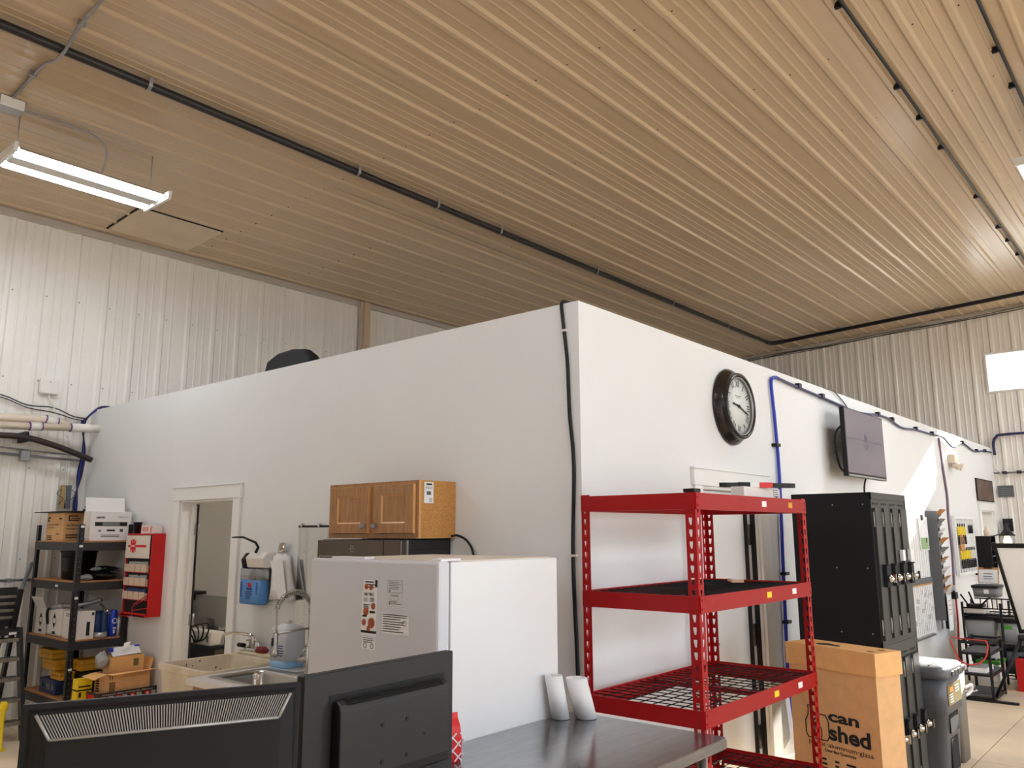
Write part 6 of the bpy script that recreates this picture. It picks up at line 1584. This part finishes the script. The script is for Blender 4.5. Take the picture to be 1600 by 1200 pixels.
mb.cyl((WX0, WYA, .95), (WX0, 2.28, .95), .008, 6).cyl((WX0, WYA, .835), (WX0, WYB, .835), .008, 6)
mb.build('top_rail', M_BLACK, t)
def tote(lab, x0, x1, y0, y1, z0, z1, body, lidm, hgt=.03, label=None, nm='tote'):
    t = thing(nm, lab, 'box', ((x0+x1)/2, (y0+y1)/2, z0))
    cx_, cy_ = (x0+x1)/2, (y0+y1)/2
    MB().rings([rrect(cx_, cy_, (x1-x0)*.92, (y1-y0)*.92, .03, z0), rrect(cx_, cy_, x1-x0, y1-y0, .03, z1-hgt)]).build('body', body, t)
    MB().rings([rrect(cx_, cy_, (x1-x0)+.02, (y1-y0)+.02, .03, z1-hgt), rrect(cx_, cy_, (x1-x0)+.02, (y1-y0)+.02, .03, z1-.004), rrect(cx_, cy_, (x1-x0)-.01, (y1-y0)-.01, .03, z1)], smooth=False).build('lid', lidm, t)
    if label:
        ly, lz, lw_, lh_, lm = label
        MB().box(x0+.002, x0+.012, ly-lw_/2, ly+lw_/2, lz-lh_/2, lz+lh_/2).build('label', lm, t)
    return t
tote('grey tote with black lid and white label standing highest on the wire shelving', 11.15, 11.5, 2.03, 2.30, .962, 1.10, M_TOTE, M_BLACK, .03, (2.15, 1.03, .05, .05, M_PAPER))
tote('clear grey tote with black lid on the left of the top wire shelf', 11.16, 11.6, 2.10, 2.42, .444, .745, M_SMOKE, M_BLACK, .045)
tote('clear tote with green papers on the right of the top wire shelf', 11.16, 11.6, 1.86, 2.07, .444, .72, M_SMOKE, M_BLACK, .04, (1.98, .64, .11, .06, M_GREEN))
tote('grey tote with light rim low on the right of the wire shelving', 11.16, 11.6, 1.84, 2.08, .114, .40, M_GREYP, M_BLACK, .03)
tote('black tote with white printed label in the middle of the wire shelving', 10.62, 11.0, 1.99, 2.28, .29, .50, M_BLACKM, M_BLACK, .02, (2.03, .41, .10, .13, M_PAPER))
t = thing('car_battery', 'white car battery with green top on the lowest shelf', 'battery', (10.65, 2.1, .09))
MB().box(10.55, 10.9, 1.98, 2.20, .10, .29).build('case', M_PVCW, t, bevel=.008)
MB().box(10.54, 10.91, 1.97, 2.21, .29, .325).build('top_cover', M_GREEN, t, bevel=.006)
for y in (2.02, 2.16): MB().cyl((10.62, y, .325), (10.62, y, .345), .014, 10).build('terminal', M_GALV, t)
tote('dark grey tote under the wire shelving at the right edge', 11.0, 11.4, 1.55, 1.80, .115, .33, M_GREYP, M_BLACKM, .03)
t = thing('black_case', 'black toolbox behind the metal cart', 'case', (11.3, 1.6, .44))
MB().box(11.17, 11.6, 1.45, 1.80, .444, .70).build('case', M_BLACKM, t, bevel=.01)
MB().box(11.155, 11.17, 1.55, 1.7, .62, .65).build('latch', M_SILVER, t)
t = thing('router', 'black wireless router with raised antennas on the wire shelving', 'router', (11.2, 2.26, .84))
MB().box(11.16, 11.34, 2.20, 2.38, .845, .875).build('body', M_BLACK, t, bevel=.006)
for (a, b) in (((11.17, 2.36, .87), (11.12, 2.42, .99)), ((11.2, 2.30, .87), (11.17, 2.34, 1.02)), ((11.2, 2.22, .87), (11.18, 2.10, .99))):
    MB().cyl(a, b, .010, 8).build('antenna', M_BLACK, t)
t = thing('white_modem', 'white rounded device under the router on the wire shelving', 'modem', (11.25, 2.3, .765))
MB().box(11.16, 11.42, 2.18, 2.41, .768, .843).build('body', M_PVCW, t, bevel=.02)
t = thing('clipboard', 'clipboard of papers leaning on the wall above the grey tote', 'clipboard', (11.6, 2.2, 1.11))
mb = MB().obox((11.42, 2.16, 1.205), (.012, .22, .19), Matrix.Rotation(.25, 3, 'Y')); mb.build('board', M_CORK, t)
MB().obox((11.408, 2.16, 1.195), (.006, .20, .16), Matrix.Rotation(.25, 3, 'Y')).build('sheet', M_PAPER, t)
MB().obox((11.425, 2.16, 1.295), (.016, .09, .016), Matrix.Rotation(.25, 3, 'Y')).build('clip', M_BLACK, t)
fb = Face((11.387, 2.24, 1.14), (0,-1,0), (.25,0,1)); mb = MB(); fb.lines(mb, .03, .15, .09, 3, .03, .008); mb.build('print', M_GREYINK, t)

# --- small black cart frame in front
t = thing('metal_cart', 'low open black metal cart with red cable in front of the wire shelving', 'cart', (10.2, 2.1, 0))
GX0, GX1, GY0, GY1, GH = 9.9, 10.5, 1.94, 2.21, .60
for x in (GX0, GX1):
    for y in (GY0, GY1): MB().box(x-.013, x+.013, y-.013, y+.013, .0, GH).build('post', M_BLACK, t)
mb = MB()
for z in (GH-.02, .47, .26, .03):
    for y in (GY0, GY1): mb.box(GX0, GX1, y-.011, y+.011, z-.011, z+.011)
    for x in (GX0, GX1): mb.box(x-.011, x+.011, GY0, GY1, z-.011, z+.011)
mb.build('rails', M_BLACK, t)
for z in (.47, .26, .045): MB().box(GX0+.01, GX1-.01, GY0+.01, GY1-.01, z+.011, z+.018).build('shelf', M_GREYP, t)
mb = MB().box(GX0-.02, GX0+.04, GY0-.22, GY1, .0, .02); mb.build('foot_bar', M_BLACK, t)
t = thing('paper_ream', 'white paper stack on the cart shelf', 'paper', (10.1, 2.1, .28))
MB().box(9.93, 10.3, 1.99, 2.16, .279, .325).build('stack', M_PAPER, t)
t = thing('red_cable', 'red cable looped over the black metal cart', 'cable', (10, 2.1, .4))
MB().tube(curve([(9.89, 2.30, .60), (9.88, 2.22, .40), (9.875, 2.10, .36), (9.87, 1.98, .43), (9.87, 1.94, .56), (9.88, 1.96, .62)], 6), .008, 6).tube(curve([(9.95, 2.30, .62), (9.97, 2.15, .605), (9.9, 1.96, .61)], 5), .007, 6).build('cable', M_REDCAB, t)
t = thing('extension_lead', 'short white cord loops on the cart by the grey bin', 'cord', (9.9, 2.18, .1))
MB().tube(curve([(9.88, 2.27, .26), (9.88, 2.23, .27), (9.88, 2.22, .22), (9.88, 2.26, .20)], 5), .008, 6).tube(curve([(9.88, 2.2, .09), (9.88, 2.12, .095), (9.88, 2.08, .11)], 5), .008, 6).build('cord', M_WHITECAB, t)
t = thing('red_toolbox', 'small red item at the right edge below the easel', 'box', (10.85, 1.72, 0))
MB().box(10.75, 11.0, 1.60, 1.86, 0, .34).build('box', M_REDP, t, bevel=.008)
MB().box(10.85, 10.9, 1.62, 1.84, .34, .36).build('handle', M_BLACK, t)

# --- easel
t = thing('easel', 'back of a large white board on a black tripod easel at the right edge', 'easel', (9.7, 1.4, 0))
def ez(x_off, y, s):      # point on the tilted board: s 0 at top .. 1 at bottom
    return V((9.96 + .44*s + x_off, y - .08*s, 1.60 - .90*s))
yl, yr = 1.80, .80
n_ = V((-.90, 0, -.44)).normalized()
def strip(p, q, wv, th):
    p, q, wv = V(p), V(q), V(wv); vs = [p, q, q+wv, p+wv]; vs += [v + n_*th for v in vs]
    return vs, [(3,2,1,0),(4,5,6,7),(0,1,5,4),(1,2,6,5),(2,3,7,6),(3,0,4,7)]
vs, fs2 = strip(ez(0, yl, 0), ez(0, yl, 1), (0, yr-yl, 0), .02); MB().add(vs, fs2).build('board', M_PAPER, t)
mb = MB(); dv = (ez(0, yl, 1) - ez(0, yl, 0)).normalized()
for a, b, wv in ((ez(0,yl+.012,-.01), ez(0,yl+.012,1.02), (0,-.032,0)), (ez(0,yr+.02,-.01), ez(0,yr+.02,1.02), (0,-.032,0))):
    vs, f_ = strip(a, b, wv, .032); mb.add(vs, f_)
for s in (-.01, .99):
    p0 = ez(0, yl+.012, s); q0 = ez(0, yr-.012, s); vs, f_ = strip(p0, q0, dv*.04, .034); mb.add(vs, f_)
mb.build('frame', M_BLACK, t, bevel=.003)
for e_ in ((10.0, 1.95, .01), (10.0, 1.05, .01), (10.75, 1.45, .01)):
    MB().cyl(V((10.10, 1.66, .66)), e_, .016, 8).build('leg', M_BLACK, t)
    MB().cyl((e_[0], e_[1], 0), (e_[0], e_[1], .03), .022, 8).build('foot', M_BLACK, t)
MB().cyl((10.10, 1.64, .58), (10.16, 1.40, 1.12), .018, 10).build('mast', M_BLACK, t)
MB().lathe([(0,0),(.04,.0),(.04,.05),(0,.05)], (10.10, 1.66, .62), n=14, caps=False).build('hub', M_BLACK, t)
